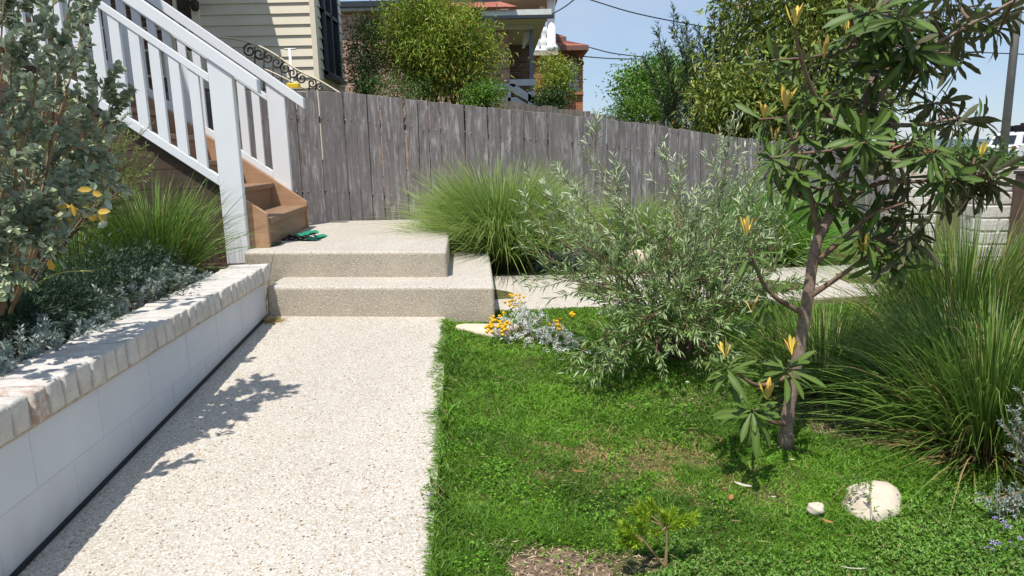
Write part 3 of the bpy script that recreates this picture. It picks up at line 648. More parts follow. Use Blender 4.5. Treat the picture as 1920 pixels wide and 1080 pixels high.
c = ol(1034, 97, OY - 1.5); m = MB(); tz = ol(1034, -40, OY - 1.5).z; m.lathe([(.27, c.z - c.z), (.27, .18), (.17, .3), (.15, tz - c.z)], c); m.build('column', M['white2'], oh)
m = MB(); m.lathe([(.12, .3), (.11, tz - c.z)], ol(1018, 97, OY - .2)); m.build('column', M['white2'], oh)
a = ol(925, 8, OY - 2); b = ol(1048, 8, OY - 2); m = MB(); m.box(a.x, b.x, -2, 3, ol(960, -6, OY - 2).z, ol(960, -30, OY - 2).z); m.build('upper_soffit', plain('pink_soffit', (.40, .30, .25), .7), oh)
def hip(p0, p1, zpx, rise, y0, y1, name):
    a = ol(*p0, y0); b = ol(*p1, y0); m = MB(); d = (y1 - y0)
    v = [m.bm.verts.new(q) for q in [(a.x, y0 - OY, a.z), (b.x, y0 - OY, a.z), (b.x, y1 - OY, a.z), (a.x, y1 - OY, a.z), (a.x + .3, y0 - OY + d / 2, a.z + rise), (b.x - d * .45, y0 - OY + d / 2, a.z + rise)]]
    for f in ((0, 1, 5, 4), (1, 2, 5), (2, 3, 4, 5), (3, 0, 4)): m.bm.faces.new([v[i] for i in f])
    rf = m.build(name, M['tiles'], oh); m = MB(); m.box(a.x, b.x, y0 - OY, y1 - OY, a.z - .18, a.z - .004); m.build('eave', plain('brown_eave', (.20, .10, .075), .6), rf)
hip((1030, 86), (1104, 86), 0, .8, OY - .7, OY + 5.5, 'roof'); hip((1000, 70), (1062, 70), 0, .9, OY + 1, OY + 7, 'upper_roof')

# ---------------------------------------------------------------- street side: pillars, pole, wires, car, far house
def pillar(name, label, x0, y0, wx, wy, ztop, yaw, base=.05, cap=False):
    t = empty(name, (x0, y0, base), label, 'wall'); t.rotation_euler.z = yaw
    m = MB(); m.box(.005, wx - .005, .005, wy - .005, 0, ztop - base - .005); m.build('mortar_core', M['lime'], t)
    rr = random.Random(int(x0 * 100)); row = 0; z = 0
    while z + .08 < ztop - base:
        for face in range(4):
            ln = wx if face % 2 == 0 else wy; s0 = 0. if (row + face) % 2 else -.0
            q = .0 if row % 2 == 0 else -.12
            while q < ln - .01:
                a0 = max(q, 0); a1 = min(q + .232, ln)
                if a1 - a0 > .03:
                    m = MB(); p = rr.uniform(-.003, .004)
                    if face == 0: m.box(a0 + .004, a1 - .004, -p, .07, z + .004, z + .079)
                    elif face == 2: m.box(a0 + .004, a1 - .004, wy - .07, wy + p, z + .004, z + .079)
                    elif face == 3: m.box(-p - .0012, .07, max(a0 + .004, .072), min(a1 - .004, wy - .072), z + .004, z + .079) if min(a1 - .004, wy - .072) > max(a0 + .004, .072) else None
                    else: m.box(wx - .07, wx + p + .0012, max(a0 + .004, .072), min(a1 - .004, wy - .072), z + .004, z + .079) if min(a1 - .004, wy - .072) > max(a0 + .004, .072) else None
                    if len(m.bm.verts): m.bevel(.005, 1); m.build('brick', M['pillar'], t)
                    else: m.bm.free()
                q += .24
        z += .086; row += 1
    m = MB(); m.box(.004, wx - .004, .004, wy - .004, ztop - base - .004, ztop - base + .008); m.bevel(.003, 1); m.build('mortar_cap', M['mortar'], t)
    return t
pillar('gate_pillar', 'pale limewashed brick gate pillar with a short wall beside the dark timber post', 3.05, 4.42, .95, .24, 1.05, math.radians(-4))
pillar('gate_pillar', 'pale limewashed brick gate pillar at the street end of the paling fence', 3.74, 6.55, .34, .34, 1.02, math.radians(-4))
bp = PX(1915, 400, 4.3); m = MB(); m.box(-.05, .05, -.05, .05, 0, 1.0); m.bevel(.006, 1); tag(m.build('gate_post', timber('brown_post', (.10, .055, .045), (.16, .09, .075)), None, (bp.x + .04, 4.33, .02)), 'brown timber gate post against the pale brick pillar', 'post')
m = MB(); m.box(-.056, .056, -.056, .056, 1.0, 1.02); m.build('cap', M['iron'], bpy.data.objects['gate_post'])
pt = PX(1884, 262, 30); ptop = PX(1918, -60, 30)
pole = empty('power_pole', (pt.x, pt.y, .14), 'grey timber power pole rising behind the parked car', 'pole'); m = MB(); m.tube([(0, 0, 0), (ptop.x - pt.x - .02, 0, ptop.z - .14), (ptop.x - pt.x + .06, 0, ptop.z + 2)], [.17, .14, .12], 14); m.build('shaft', plain('pole_grey', (.36, .34, .32), .9, .1, var=.2, scale=2), pole)
m = MB(); q = ptop.x - pt.x; m.box(q - 1.1, q + 1.1, -.3, -.18, ptop.z + .9, ptop.z + 1.05); m.build('crossarm', M['wood_pole'], pole)
for k, (pts, lab) in enumerate([([(1036, 26, 27), (1060, 12, 26), (1090, -12, 24)], 'overhead wire rising steeply from the white balcony column'), ([(1095, -4, 26), (1200, 27, 26), (1345, 55, 27)], 'upper overhead wire sagging down behind the tall gum tree'),
        ([(1102, 88, 29), (1150, 100, 29), (1210, 107, 29)], 'overhead wire running from the orange house eave'), ([(1093, 106, 29), (1150, 110, 29), (1225, 111, 29)], 'lowest overhead wire meeting the orange brick wall'), ([(1740, 94, 30), (1830, 98, 30), (1925, 102, 30)], 'overhead wire crossing the power pole')]):
    m = MB(); m.tube(smooth_line([PX(*p) for p in pts], 6), .022, 5); tag(m.build('power_wire', M['black']), lab, 'wire')
# car
cp = PX(1893, 307, 38); car = empty('parked_car', (cp.x, cp.y, .145), 'white four wheel drive parked on the street with black bags on its roof', 'car'); car.rotation_euler.z = math.atan2(.34, .94)
prof = [(-.75, .42), (-.85, .75), (-.80, 1.02), (-.62, 1.10), (2.35, 1.12), (3.35, 1.0), (3.65, .80), (3.68, .42)]
m = MB(); m.prism([(x_, -.9, z_) for x_, z_ in prof], (0, 1.8, 0)); m.bevel(.06, 3); m.build('body', M['carpaint'], car)
m = MB(); cab = [(-.72, 1.05), (-.40, 1.66), (-.1, 1.74), (1.25, 1.74), (1.5, 1.68), (2.5, 1.08)]
for side in (0,):
    a = [m.bm.verts.new((x_, -.86 + (z_ - 1.05) * .22, z_)) for x_, z_ in cab]; b = [m.bm.verts.new((x_, .86 - (z_ - 1.05) * .22, z_)) for x_, z_ in cab]; m.bm.faces.new(a); m.bm.faces.new(b[::-1])
    for i in range(len(a)): m.bm.faces.new([a[i], b[i], b[(i + 1) % len(a)], a[(i + 1) % len(a)]])
m.bevel(.04, 2); m.build('cabin', M['carpaint'], car)
for pts in ([(-.45, 1.15), (-.28, 1.58), (.30, 1.62), (.30, 1.15)], [(.36, 1.15), (.36, 1.62), (1.15, 1.62), (1.40, 1.15)], [(1.46, 1.15), (1.22, 1.61), (1.5, 1.55), (2.1, 1.15)]):
    m = MB(); m.prism([(x_, -.868 + (z_ - 1.05) * .22, z_) for x_, z_ in pts], (0, .02, 0)); m.build('side_window', M['glass'], car)
m = MB(); m.prism([(-.70, -.6, 1.14), (-.70, .6, 1.14), (-.50, .55, 1.58), (-.50, -.55, 1.58)], (-.02, 0, .005)); m.build('rear_window', M['glass'], car)
for x_ in (0., 2.7):
    for y_ in (-.93, .72):
        m = MB(); m.lathe([(.16, 0), (.34, 0), (.36, .04), (.36, .17), (.34, .21), (.16, .21)], (0, 0, 0), 20); o = m.build('wheel', M['tyre'], car, (x_, y_, .36)); o.rotation_euler.x = -math.pi / 2
        m = MB(); m.lathe([(.22, -.008), (.2, -.012), (.05, .02), (.03, -.01)], (0, 0, 0), 12); m.build('rim', M['alloy'], o, (0, 0, .0 if y_ < 0 else .0))
m = MB(); m.box(1.75, 1.9, -1.12, -.9, 1.1, 1.26); m.bevel(.03); m.build('mirror', M['carpaint'], car)
for x_ in (.15, 1.05): m = MB(); m.box(x_, x_ + .16, -.915, -.89, .95, .985); m.build('door_handle', M['black'], car)
for x_ in (-.1, 1.1): m = MB(); m.box(x_, x_ + .06, -.7, .7, 1.78, 1.82); m.box(x_, x_ + .06, -.66, -.6, 1.72, 1.78); m.box(x_, x_ + .06, .6, .66, 1.72, 1.78); m.build('roof_bar', M['black'], car)
for y_ in (-.8, .6): m = MB(); m.box(-.86, -.8, y_, y_ + .2, .82, 1.02); m.build('tail_light', plain('red_lens', (.35, .02, .02), .2), car)
for k, (x_, y_, l_, h_) in enumerate(((-.15, -.55, .55, .30), (.42, -.5, .8, .42), (-.1, .05, 1.2, .28))):
    m = MB(); m.box(0, l_, 0, .5, 0, h_); m.bevel(.07, 3)
    p = car.location + Matrix.Rotation(car.rotation_euler.z, 3, 'Z') @ Vector((x_, y_, 1.82)); o = m.build('luggage_bag', M['blackcloth'], None, p); o.rotation_euler.z = car.rotation_euler.z
    tag(o, ('small black bag at the back of the car roof rack', 'taller black bag at the front of the car roof rack', 'long black bag on the far side of the car roof rack')[k], 'bag'); m = MB(); m.box(l_ * .45, l_ * .5, -.006, .506, .0, h_ + .006); m.build('strap', M['black'], o)
# far house with terracotta roof
p = PX(1672, 300, 40); fh = empty('street_house', (p.x, p.y, .1), 'small far brick house with terracotta roof behind the flowering tree leaves', 'house')
m = MB(); m.box(-1.5, 3.2, 0, 6, 0, 1.0); m.build('wall', M['brickorange'], fh)
rz = PX(1672, 266, 40).z - .1; ez = PX(1672, 291, 40).z - .1; m = MB(); m.prism([(-1.8, -.4, ez), (-1.8, 3, rz), (-1.8, 6.4, ez)], (5.2, 0, 0)); m.build('roof', M['tiles'], fh)
m = MB(); m.box(.2, 1.2, -.02, .01, .3, .8); m.build('window', M['glass'], fh)

# ================================================================ planting
def perp_rand(t, n):
    a = rdir(n); a = a - (a @ t)[:, None] * t; return unit(a)
def spray(fol, wood, line, r0, twigs, tl, leaf_n, L, W, start=.25, spread=.8, young=0., tipyoung=0., broad=False, droop=.1, upbias=.3, main_leaves=0):
    """a stem (list of Vectors) with side twigs that carry the leaves"""
    n = len(line); wood.tube(line, [r0 * (1 - .8 * i / (n - 1)) for i in range(n)], 6, False)
    A = np.array([tuple(p) for p in line])
    def at(t):
        q = t * (n - 1); i = min(int(q), n - 2); f = q - i; return A[i] * (1 - f) + A[i + 1] * f, unit((A[i + 1] - A[i])[None])[0]
    for k in range(twigs + 1):
        t = start + (1 - start) * (k + rng.random() * .8) / (twigs + 1) if k < twigs else .97
        p, tan = at(min(t, .999)); d = unit((tan * (1.2 if k < twigs else 3) + perp_rand(tan, 1)[0] * spread + np.array([0, 0, upbias]))[None])[0]
        l_ = tl * rng.uniform(.6, 1.25) * (1.1 - .5 * t); e = p + d * l_; mid = p + d * l_ * .5 + np.array([0, 0, -.06 * l_])
        wood.tube([p, mid, e], [r0 * .28, r0 * .2, r0 * .1], 4, False)
        u = np.sort(rng.uniform(.1, 1.0, leaf_n)); P = p + d * (l_ * u)[:, None]
        D = unit(d * .75 + perp_rand(d, leaf_n) * .9 * (1.15 - u * .6)[:, None])
        N = unit(np.array([0, 0, 1.]) + rdir(leaf_n) * .9)
        y_ = np.clip(young + tipyoung * (u ** 2) * t + rng.normal(0, .05, leaf_n), 0, 1)
        fol.leaves(P, D, L * rng.uniform(.7, 1.2, leaf_n), W * rng.uniform(.75, 1.2, leaf_n), N, droop=droop, young=y_, broad=broad)
def plant(name, label, cat, base, group=None): return empty(name, base, label, cat, group)
def reloc(o, root): o.parent = root; o.matrix_parent_inverse = Matrix.Translation(-Vector(root.location)); return o
def clump(name, label, base, n, L, W, spread, droop, mat, rad=.12, dry=.0, group=None, seg=5, lean=(0, 0), cat='grass clump', drytail=0, stiff=2.2):
    root = plant(name, label, cat, base, group); f = Fol()
    a = rng.uniform(0, 2 * np.pi, n); th = np.abs(rng.normal(0, spread, n)); th = np.minimum(th, 1.45)
    D = np.stack([np.sin(th) * np.cos(a) + lean[0], np.sin(th) * np.sin(a) + lean[1], np.cos(th)], 1)
    rr = rad * np.sqrt(rng.random(n)); P = np.stack([base[0] + rr * np.cos(a), base[1] + rr * np.sin(a), np.full(n, base[2] - .01)], 1)
    f.blades(P, D, rng.uniform(L[0], L[1], n) * (1 - .18 * th), W * rng.uniform(.6, 1.25, n), droop * rng.uniform(.5, 1.5, n), seg, np.where(rng.random(n) < dry, rng.uniform(.5, 1, n), rng.uniform(0, .08, n)), stiff=stiff)
    if drytail:
        k = drytail; a = rng.uniform(0, 2 * np.pi, k); th = rng.uniform(.5, 1.5, k); D = np.stack([np.sin(th) * np.cos(a), np.sin(th) * np.sin(a), np.cos(th)], 1); rr = rad * np.sqrt(rng.random(k)) * 1.4
        P = np.stack([base[0] + rr * np.cos(a), base[1] + rr * np.sin(a), np.full(k, base[2] - .01)], 1); f.blades(P, D, rng.uniform(.12, .34, k), W * .9, .6, 3, rng.uniform(.6, 1, k))
    reloc(f.build('blades', mat), root); return root
def crown(name, label, base, center, rad, ncl, per, L, W, mat, bark='darkbark', r0=.08, clr=.16, droop=.3, group=None, dry=.03, hang=.0, limbs=14, stems=1, cat='tree', gap=.35, boxy=0., shade=.4):
    root = plant(name, label, cat, base, group); f = Fol(); wd = MB(); c = np.array(center); R = np.array(rad)
    d = rdir(ncl); rr = rng.random(ncl) ** (1 / 2.2); C = c + d * rr[:, None] * R
    C += (rng.normal(0, .12, (ncl, 3)) * R)
    keep = np.array([math.sin(p[0] * 5.1 / R[0] + 1) * math.sin(p[1] * 4.3 / R[1]) * math.sin(p[2] * 6.1 / R[2] + 2) < gap for p in C]); C = C[keep]
    B = np.array(base)
    tops = []
    for s_ in range(stems):
        tt = c + np.array([rng.normal(0, .25) * R[0], rng.normal(0, .2) * R[1], -.1 * R[2]]) if stems > 1 else c + np.array([0, 0, -.1 * R[2]])
        mid = (B + tt) / 2 + rng.normal(0, .06, 3) * R; wd.tube(smooth_line([tuple(B + (rng.normal(0, .05, 3) * [1, 1, 0] if stems > 1 else 0)), tuple(mid), tuple(tt)], 5), list(np.linspace(r0, r0 * .45, 11)), 8, False); tops.append((mid, tt))
    for i in rng.choice(len(C), min(limbs, len(C)), replace=False):
        m0, tt = tops[i % len(tops)]; s0 = m0 + (tt - m0) * rng.random(); wd.tube(smooth_line([tuple(s0), tuple((s0 + C[i]) / 2 + np.array([0, 0, .08 * R[2]])), tuple(C[i])], 4), list(np.linspace(r0 * .4, r0 * .08, 9)), 5, False)
    for p in C:
        k = max(4, int(per * rng.uniform(.6, 1.4))); out = unit(((p - c) / R)[None])[0]; q = p + rng.normal(0, 1, (k, 3)) * clr * np.array([1, 1, .8])
        D = unit(rdir(k) * .9 + out * .55 + np.array([0, 0, .25 - hang * 1.6])); cr = rng.random()
        f.leaves(q, D, L * rng.uniform(.65, 1.25, k), W * rng.uniform(.7, 1.2, k), unit(np.array([0, 0, 1.]) * (1 - hang) + rdir(k) * .9), droop=droop, young=np.where(rng.random(k) < dry, rng.uniform(.4, 1, k), 0.), rnd=np.clip(cr * shade + rng.random(k) * (1 - shade), 0, 1))
    reloc(f.build('crown', mat), root); reloc(wd.build('trunk', M[bark]), root); return root

# ---------------------------------------------------------------- trees and shrubs beyond the fence
def tz_(px, py, y): return tuple(PX(px, py, y))
g_ = 'trees beyond the fence'
crown('conifer_shrub', 'thin dark upright shrub against the corner of the weatherboard house', (PX(685, 150, 11.5).x, 11.5, .2), tz_(684, 118, 11.5), (.27, .3, .82), 190, 34, .05, .018, M['darkgreen'], r0=.03, clr=.085, dry=.12, cat='shrub', hang=.1)
crown('wattle_tree', 'broad yellow green feathery tree over the fence in front of red brick', (PX(795, 230, 12).x, 12, .2), tz_(820, 84, 12), (.90, .8, .76), 420, 60, .10, .015, M['wattle'], r0=.05, clr=.15, hang=.5, stems=4, dry=.12, limbs=30, gap=.5, shade=.55)
crown('weeping_shrub', 'reddish olive shrub hanging over the fence below the yellow green tree', (PX(870, 230, 11.6).x, 11.6, .2), tz_(868, 140, 11.6), (.55, .5, .50), 80, 30, .09, .014, M['wattle'], r0=.03, clr=.13, hang=.5, stems=3, dry=.3, cat='shrub')
crown('leafy_bush', 'rounded dark green bush peeping over the fence beside the blue grey rail', (PX(905, 230, 11).x, 11, .2), tz_(907, 185, 11), (.34, .3, .26), 70, 30, .05, .028, M['bright'], r0=.03, clr=.07, cat='bush', shade=.6)
crown('bottlebrush_bush', 'low mixed green bush at the fence top near the scroll handrail house', (PX(735, 200, 10.5).x, 10.5, .2), tz_(745, 165, 10.5), (.45, .3, .22), 60, 22, .06, .016, M['midgreen'], r0=.02, clr=.09, hang=.2, cat='bush', gap=.2)
crown('garden_shrub', 'loose olive shrub in front of the orange brick balcony', (PX(1040, 230, 18).x, 18, .2), tz_(1042, 148, 18), (.52, .5, .58), 110, 26, .10, .03, M['wattle'], r0=.05, clr=.14, cat='shrub', dry=.15, gap=.25)
crown('garden_bush', 'dense deep green bush below the orange brick balcony', (PX(1035, 230, 17).x, 17, .2), tz_(1037, 190, 17), (.44, .4, .26), 80, 28, .07, .035, M['darkgreen'], r0=.04, clr=.1, cat='bush', shade=.6)
crown('camphor_tree', 'bright green dense rounded tree above the lower fence line', (PX(1235, 250, 15).x, 15, .2), tz_(1235, 165, 15), (.95, .9, .62), 260, 44, .075, .042, M['bright'], r0=.09, clr=.13, limbs=20, shade=.65, gap=.45)
crown('yellow_bush', 'low yellow green bush along the fence top beneath the bright tree', (PX(1190, 250, 12.5).x, 12.5, .2), tz_(1200, 208, 12.5), (.62, .4, .22), 90, 30, .07, .018, M['bright'], r0=.03, clr=.09, cat='bush', dry=.06)
# oleander with long upright shoots
ol_b = (PX(1330, 260, 10.5).x, 10.5, .2); root = plant('oleander', 'tall grey green oleander with loose upright shoots against the sky', 'shrub', ol_b); f = Fol(); wd = MB()
for (px, py) in [(1262, 40), (1235, 70), (1285, 55), (1310, 65), (1300, 100), (1250, 110), (1220, 130), (1340, 40), (1372, 10), (1360, 60), (1330, 110), (1385, 90), (1290, 150), (1340, 160), (1400, 130), (1270, 180), (1240, 190), (1320, 200), (1370, 190), (1300, 225), (1410, 200), (1350, 225), (1255, 215), (1350, 20), (1280, 90), (1330, 80)]:
    y_ = 10.5 + rng.normal(0, .3); e = PX(px, py, y_); b = Vector(ol_b) + Vector((rng.normal(0, .12), rng.normal(0, .1), 0)); md = b.lerp(e, .55) + Vector((rng.normal(0, .08), 0, .08))
    spray(f, wd, smooth_line([b, md, e], 6), .018, 14, .42, 22, .095, .017, start=.4, spread=.55, upbias=.5)
reloc(f.build('crown', M['oleander']), root); reloc(wd.build('trunk', M['darkbark']), root)
crown('gum_tree', 'large drooping olive green gum tree rising behind the banksia', (PX(1500, 260, 9.6).x, 9.6, .2), tz_(1520, 60, 9.6), (1.25, 1.0, 1.45), 480, 36, .125, .030, M['euc'], r0=.09, clr=.17, hang=.55, stems=2, dry=.10, limbs=34, gap=.5, shade=.35)
crown('gum_tree', 'small drooping gum tree filling the gap under the oleander shoots', (PX(1420, 260, 9.2).x, 9.2, .2), tz_(1400, 195, 9.2), (.70, .6, .42), 200, 32, .11, .028, M['euc'], r0=.05, clr=.14, hang=.4, dry=.06, shade=.5)
crown('street_hedge', 'low dark hedge along the street beside the parked car', (PX(1800, 300, 24).x, 24, .1), tz_(1822, 300, 24), (1.5, .8, .32), 90, 20, .16, .08, M['midgreen'], r0=.05, clr=.22, cat='hedge')

# ---------------------------------------------------------------- grasses
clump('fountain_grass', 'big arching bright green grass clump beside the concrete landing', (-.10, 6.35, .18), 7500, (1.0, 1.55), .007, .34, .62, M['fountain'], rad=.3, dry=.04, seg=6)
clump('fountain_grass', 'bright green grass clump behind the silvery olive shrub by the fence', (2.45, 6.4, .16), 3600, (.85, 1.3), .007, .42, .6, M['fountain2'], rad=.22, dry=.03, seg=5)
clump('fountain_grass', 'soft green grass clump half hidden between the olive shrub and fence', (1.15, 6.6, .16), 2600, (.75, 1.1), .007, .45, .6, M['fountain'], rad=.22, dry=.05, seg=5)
lb = PZ(1850, 850, 0.02)
clump('lomandra', 'large dark green strappy clump with straw coloured base beside the lawn', (1.93, 2.62, zg(1.9, 2.6)), 3800, (.5, .95), .0062, .52, .45, M['lomandra'], rad=.24, dry=.06, seg=6, drytail=1100, stiff=2.6)
clump('lomandra', 'tall upright strappy clump in front of the pale gate pillars', (2.35, 3.45, zg(1.9, 3.4)), 2200, (.7, 1.15), .006, .33, .35, M['lomandra'], rad=.24, dry=.1, seg=5, stiff=2.6)
clump('lomandra', 'fine strappy clump in dappled shade just behind the banksia trunk', (1.55, 3.25, zg(1.5, 3.2)), 1500, (.35, .7), .0055, .6, .45, M['lomandra'], rad=.2, dry=.12, seg=5)
clump('lomandra', 'strappy green clump leaning on the white stair newel post', (-2.34, 4.45, .45), 1500, (.5, 1.0), .0062, .36, .40, M['lomandra'], rad=.2, dry=.05, seg=6, stiff=2.4)
clump('lomandra', 'shaded strappy clump under the staircase skirting', (-2.75, 4.25, .45), 1200, (.4, .75), .006, .6, .45, M['lomandra'], rad=.22, dry=.06, seg=5)
# small twiggy grey-green mounds under the olive shrub
for k, (px, py, R_, lab) in enumerate([(1050, 500, .27, 'low woolly grey green mound at the foot of the arching grass'), (1130, 495, .22, 'low woolly grey green mound between rock and side path'), (1330, 490, .22, 'low woolly grey green mound behind the olive shrub stem')]):
    b = PZ(px, py, .19); root = plant('woolly_mound', lab, 'shrub', b); f = Fol(); n = 3000
    d = rdir(n, 0, 1); P = np.array(b) + d * R_ * np.array([1, .9, .85]) * rng.uniform(.55, 1, n)[:, None]
    f.leaves(P, unit(d + rdir(n) * .7), .028, .008, young=0.); reloc(f.build('foliage', M['silver' if k != 1 else 'olive']), root)

# ---------------------------------------------------------------- silvery olive shrub in the middle
ob = (.93, 3.62, .07); root = plant('olive_shrub', 'large loose silvery green shrub spreading over the lawn edge', 'shrub', ob); f = Fol(); wd = MB()
ends = [(985, 400, 3.8), (1060, 330, 3.9), (1240, 300, 4.2), (1500, 380, 4.2), (1500, 480, 3.9), (1490, 540, 3.6), (1130, 690, 3.1), (1108, 252, 3.9), (1150, 330, 3.7), (1372, 236, 4.1), (1335, 285, 4.2), (1282, 320, 4.2), (1420, 300, 4.2), (1462, 352, 4.1), (1390, 340, 4.3), (1440, 410, 4.0), (1000, 350, 3.8), (1045, 400, 3.6), (1000, 460, 3.6), (1085, 455, 3.4), (1025, 520, 3.3), (1090, 660, 3.2), (1130, 560, 3.3), (1150, 640, 3.2), (1190, 400, 3.8), (1210, 500, 3.4), (1250, 430, 3.7),
        (1310, 380, 3.9), (1350, 430, 3.6), (1400, 470, 3.6), (1340, 520, 3.4), (1250, 560, 3.3), (1290, 620, 3.2), (1360, 610, 3.2), (1420, 570, 3.4), (1200, 600, 3.2), (1230, 660, 3.15), (1330, 670, 3.2), (1110, 530, 3.5), (1170, 470, 3.6), (1380, 540, 3.4), (1450, 500, 3.8), (1300, 480, 3.5), (1480, 440, 4.1), (1270, 380, 4.0), (1360, 300, 4.2), (1400, 390, 4.0)]
for (px, py, y_) in ends:
    e = PX(px, py, y_); e.z = max(e.z, .12); b = Vector(ob) + Vector((rng.normal(0, .03), rng.normal(0, .03), 0)); md = b.lerp(e, .5) + Vector((rng.normal(0, .04), rng.normal(0, .04), .06 + .10 * (py > 500)))
    hi = 1 if py < 430 else 0
    spray(f, wd, smooth_line([b, md, e], 6),   .0075, 13, .26, 18, .054, .0088, start=.25, spread=.85, tipyoung=.95 if hi else .4, young=.22 if hi else .04, upbias=.45 if hi else .15)
reloc(f.build('foliage', M['olive']), root); reloc(wd.build('stems', M['twig']), root)

# ---------------------------------------------------------------- silver cushion with yellow flowers
cb = PZ(985, 625, .11); root = plant('cushion_bush', 'low silver white cushion plant with yellow button flowers at the lawn corner', 'shrub', cb); f = Fol(); wd = MB()
for (px, py, zz) in [(940, 628, .12), (955, 605, .2), (975, 600, .2), (960, 640, .1), (990, 620, .16), (1000, 645, .1), (1020, 630, .14), (1025, 655, .1), (1050, 650, .12), (1045, 670, .08), (1070, 640, .14), (1075, 665, .09), (985, 585, .24), (1010, 600, .2), (1040, 615, .18), (965, 570, .26), (1100, 660, .1)]:
    e = PZ(px, py, zz); b = PZ(1000 + (px - 1000) * .6, 640, .08); spray(f, wd, smooth_line([b, b.lerp(e, .5) + Vector((0, 0, .03)), e], 4), .006, 8, .10, 20, .024, .006, start=.2, spread=1., upbias=.5)
reloc(f.build('foliage', M['silverwhite']), root); reloc(wd.build('stems', M['tanstem']), root)
def buttons(pts, zs, mat, root, r_=.0105):
    for (px, py) in pts:
        for k in range(5):
            c = PZ(px + rng.normal(0, 5), py + rng.normal(0, 4), zs + rng.uniform(-.01, .02)); m = MB(); m.lathe([(.001, -r_), (r_ * .9, -r_ * .3), (r_ * 1.1, r_ * .3), (r_ * .6, r_ * .9), (.001, r_)], (0, 0, 0), 7); m.build('flower', mat, root, c - root.location)
buttons([(936, 596), (915, 618), (940, 612), (962, 556), (955, 572), (975, 568), (930, 612), (945, 620), (925, 600), (958, 565), (968, 560), (950, 606), (920, 608), (1040, 607), (1075, 590), (1048, 612)], .20, M['yellow'], root)

# ---------------------------------------------------------------- stones
def rock(name, label, c, dims, mat, seed, flat=.0, yaw=0):
    r = random.Random(seed); bm = bmesh.new(); bmesh.ops.create_icosphere(bm, subdivisions=3, radius=1)
    ph = [r.uniform(0, 6) for _ in range(6)]
    for v in bm.verts:
        p = v.co.copy(); k = 1 + .20 * math.sin(2.2 * p.x + ph[5]) * math.cos(1.7 * p.y + ph[0]) + .12 * math.sin(3 * p.x + ph[0]) * math.sin(2.5 * p.y + ph[1]) + .08 * math.sin(6 * p.z + ph[2] + 4 * p.x) + .03 * math.sin(13 * p.x + ph[3]) * math.sin(11 * p.y + ph[4])
        v.co = Vector((p.x * dims[0] * k, p.y * dims[1] * k, (min(p.z, 1 - flat) * dims[2]) * k))
    for f_ in bm.faces: f_.smooth = True
    me = bpy.data.meshes.new(name); bm.to_mesh(me); bm.free(); o = link(name, me, mat, None, c); o.rotation_euler.z = yaw; return tag(o, label, 'rock')
rock('sandstone_slab', 'flat pale sandstone piece at the lawn corner by the concrete step', Vector((-.16, 4.22, .11)), (.20, .10, .055), M['sand'], 3, .35, .1)
rock('sandstone_rock', 'tan sandstone rock half hidden behind the olive shrub', Vector((1.12, 5.95, .26)), (.13, .12, .12), M['sand'], 5, .2, .5)
rock('limestone_rock', 'rounded white limestone rock sunk in the groundcover', Vector((1.235, 2.19, -.022)), (.125, .10, .058), M['limestone'], 11, .1, .3)
rock('limestone_chip', 'small white limestone chip in the groundcover beside the larger white rock', Vector((1.01, 2.12, .01)), (.028, .024, .022), M['limestone'], 8, .3)

# ---------------------------------------------------------------- lawn and groundcover
def in_lawn(x, y):
    edge = xr(y) - .002
    return (x > edge) & ((y < 4.36) | ((x > -.10) & (y < 4.66))) & (x < 2.6) & (x / np.maximum(y, .1) < .86)
mul_c = np.array([.085, 1.70]); 
def mulch_w(x, y):
    d = np.sqrt(((x - .18) / .25) ** 2 + ((y - 1.885) / .105) ** 2) + .18 * np.sin(17 * x + 3) * np.sin(14 * y); d2 = np.sqrt(((x - .0) / .10) ** 2 + ((y - 1.97) / .05) ** 2)
    d3 = np.sqrt(((x + .20) / .05) ** 2 + ((y - 1.70) / .12) ** 2)
    d4 = np.sqrt(((x - 1.6) / .42) ** 2 + ((y - 2.95) / .38) ** 2)
    return (d < 1) | ((d2 < 1) & (rng.random(len(x)) < .45)) | ((d3 < 1) & (rng.random(len(x)) < .7)) | ((d4 < 1) & (rng.random(len(x)) < .8))
def zg_np(x, y): return np.clip(.0615 * (y - 1.84), -.25, .21) - .04 + np.where((x > -4) & (y > 0), .012 * np.sin(7 * x + 3 * y) * np.cos(5 * y - 2 * x), 0)
def fbm(x, y, s): return (np.sin(x * s + 1.3 * np.sin(y * s * .7)) * np.sin(y * s * 1.1 + 1.7 * np.sin(x * s * .6)) + .5 * np.sin(x * s * 2.3 + y * s * 1.9 + 1) * np.sin(y * s * 2.7 - x * s) + .3 * np.sin(5.1 * s * x + 2) * np.sin(4.7 * s * y))
n = 760000; x = rng.uniform(-.75, 2.6, n); y = rng.uniform(1.25, 4.66, n)
cover_w = np.clip((1.95 + .10 * np.sin(5 * x) + .25 * (x - .9) - y) / .22, 0, 1) * (x > .18)       # leafy groundcover takes over at the front right
k = in_lawn(x, y) & ~mulch_w(x, y) & (rng.random(n) < np.minimum(1, (1.75 / y) ** 1.6)) & (rng.random(n) > cover_w * .85)
x, y = x[k], y[k]; n = len(x)
dryp = np.exp(-(((x - .44) / .46) ** 2 + ((y - 2.54) / .24) ** 2)) * 1.0 + .55 * np.exp(-(((x - .80) / .3) ** 2 + ((y - 2.2) / .12) ** 2))
dm = np.clip(dryp * 1.15 + .42 * fbm(x, y, 17) * np.clip(dryp * 3, 0, 1) - .32, 0, 1); isdry = rng.random(n) < dm * .95
hgt = (.033 + .011 * fbm(x, y, 6)) * rng.uniform(.6, 1.3, n); runner = rng.random(n) < 0
hgt = np.clip(hgt, .014, .06) * np.where(isdry, .75, 1) * (1 - .15 * np.clip(dm, 0, 1))
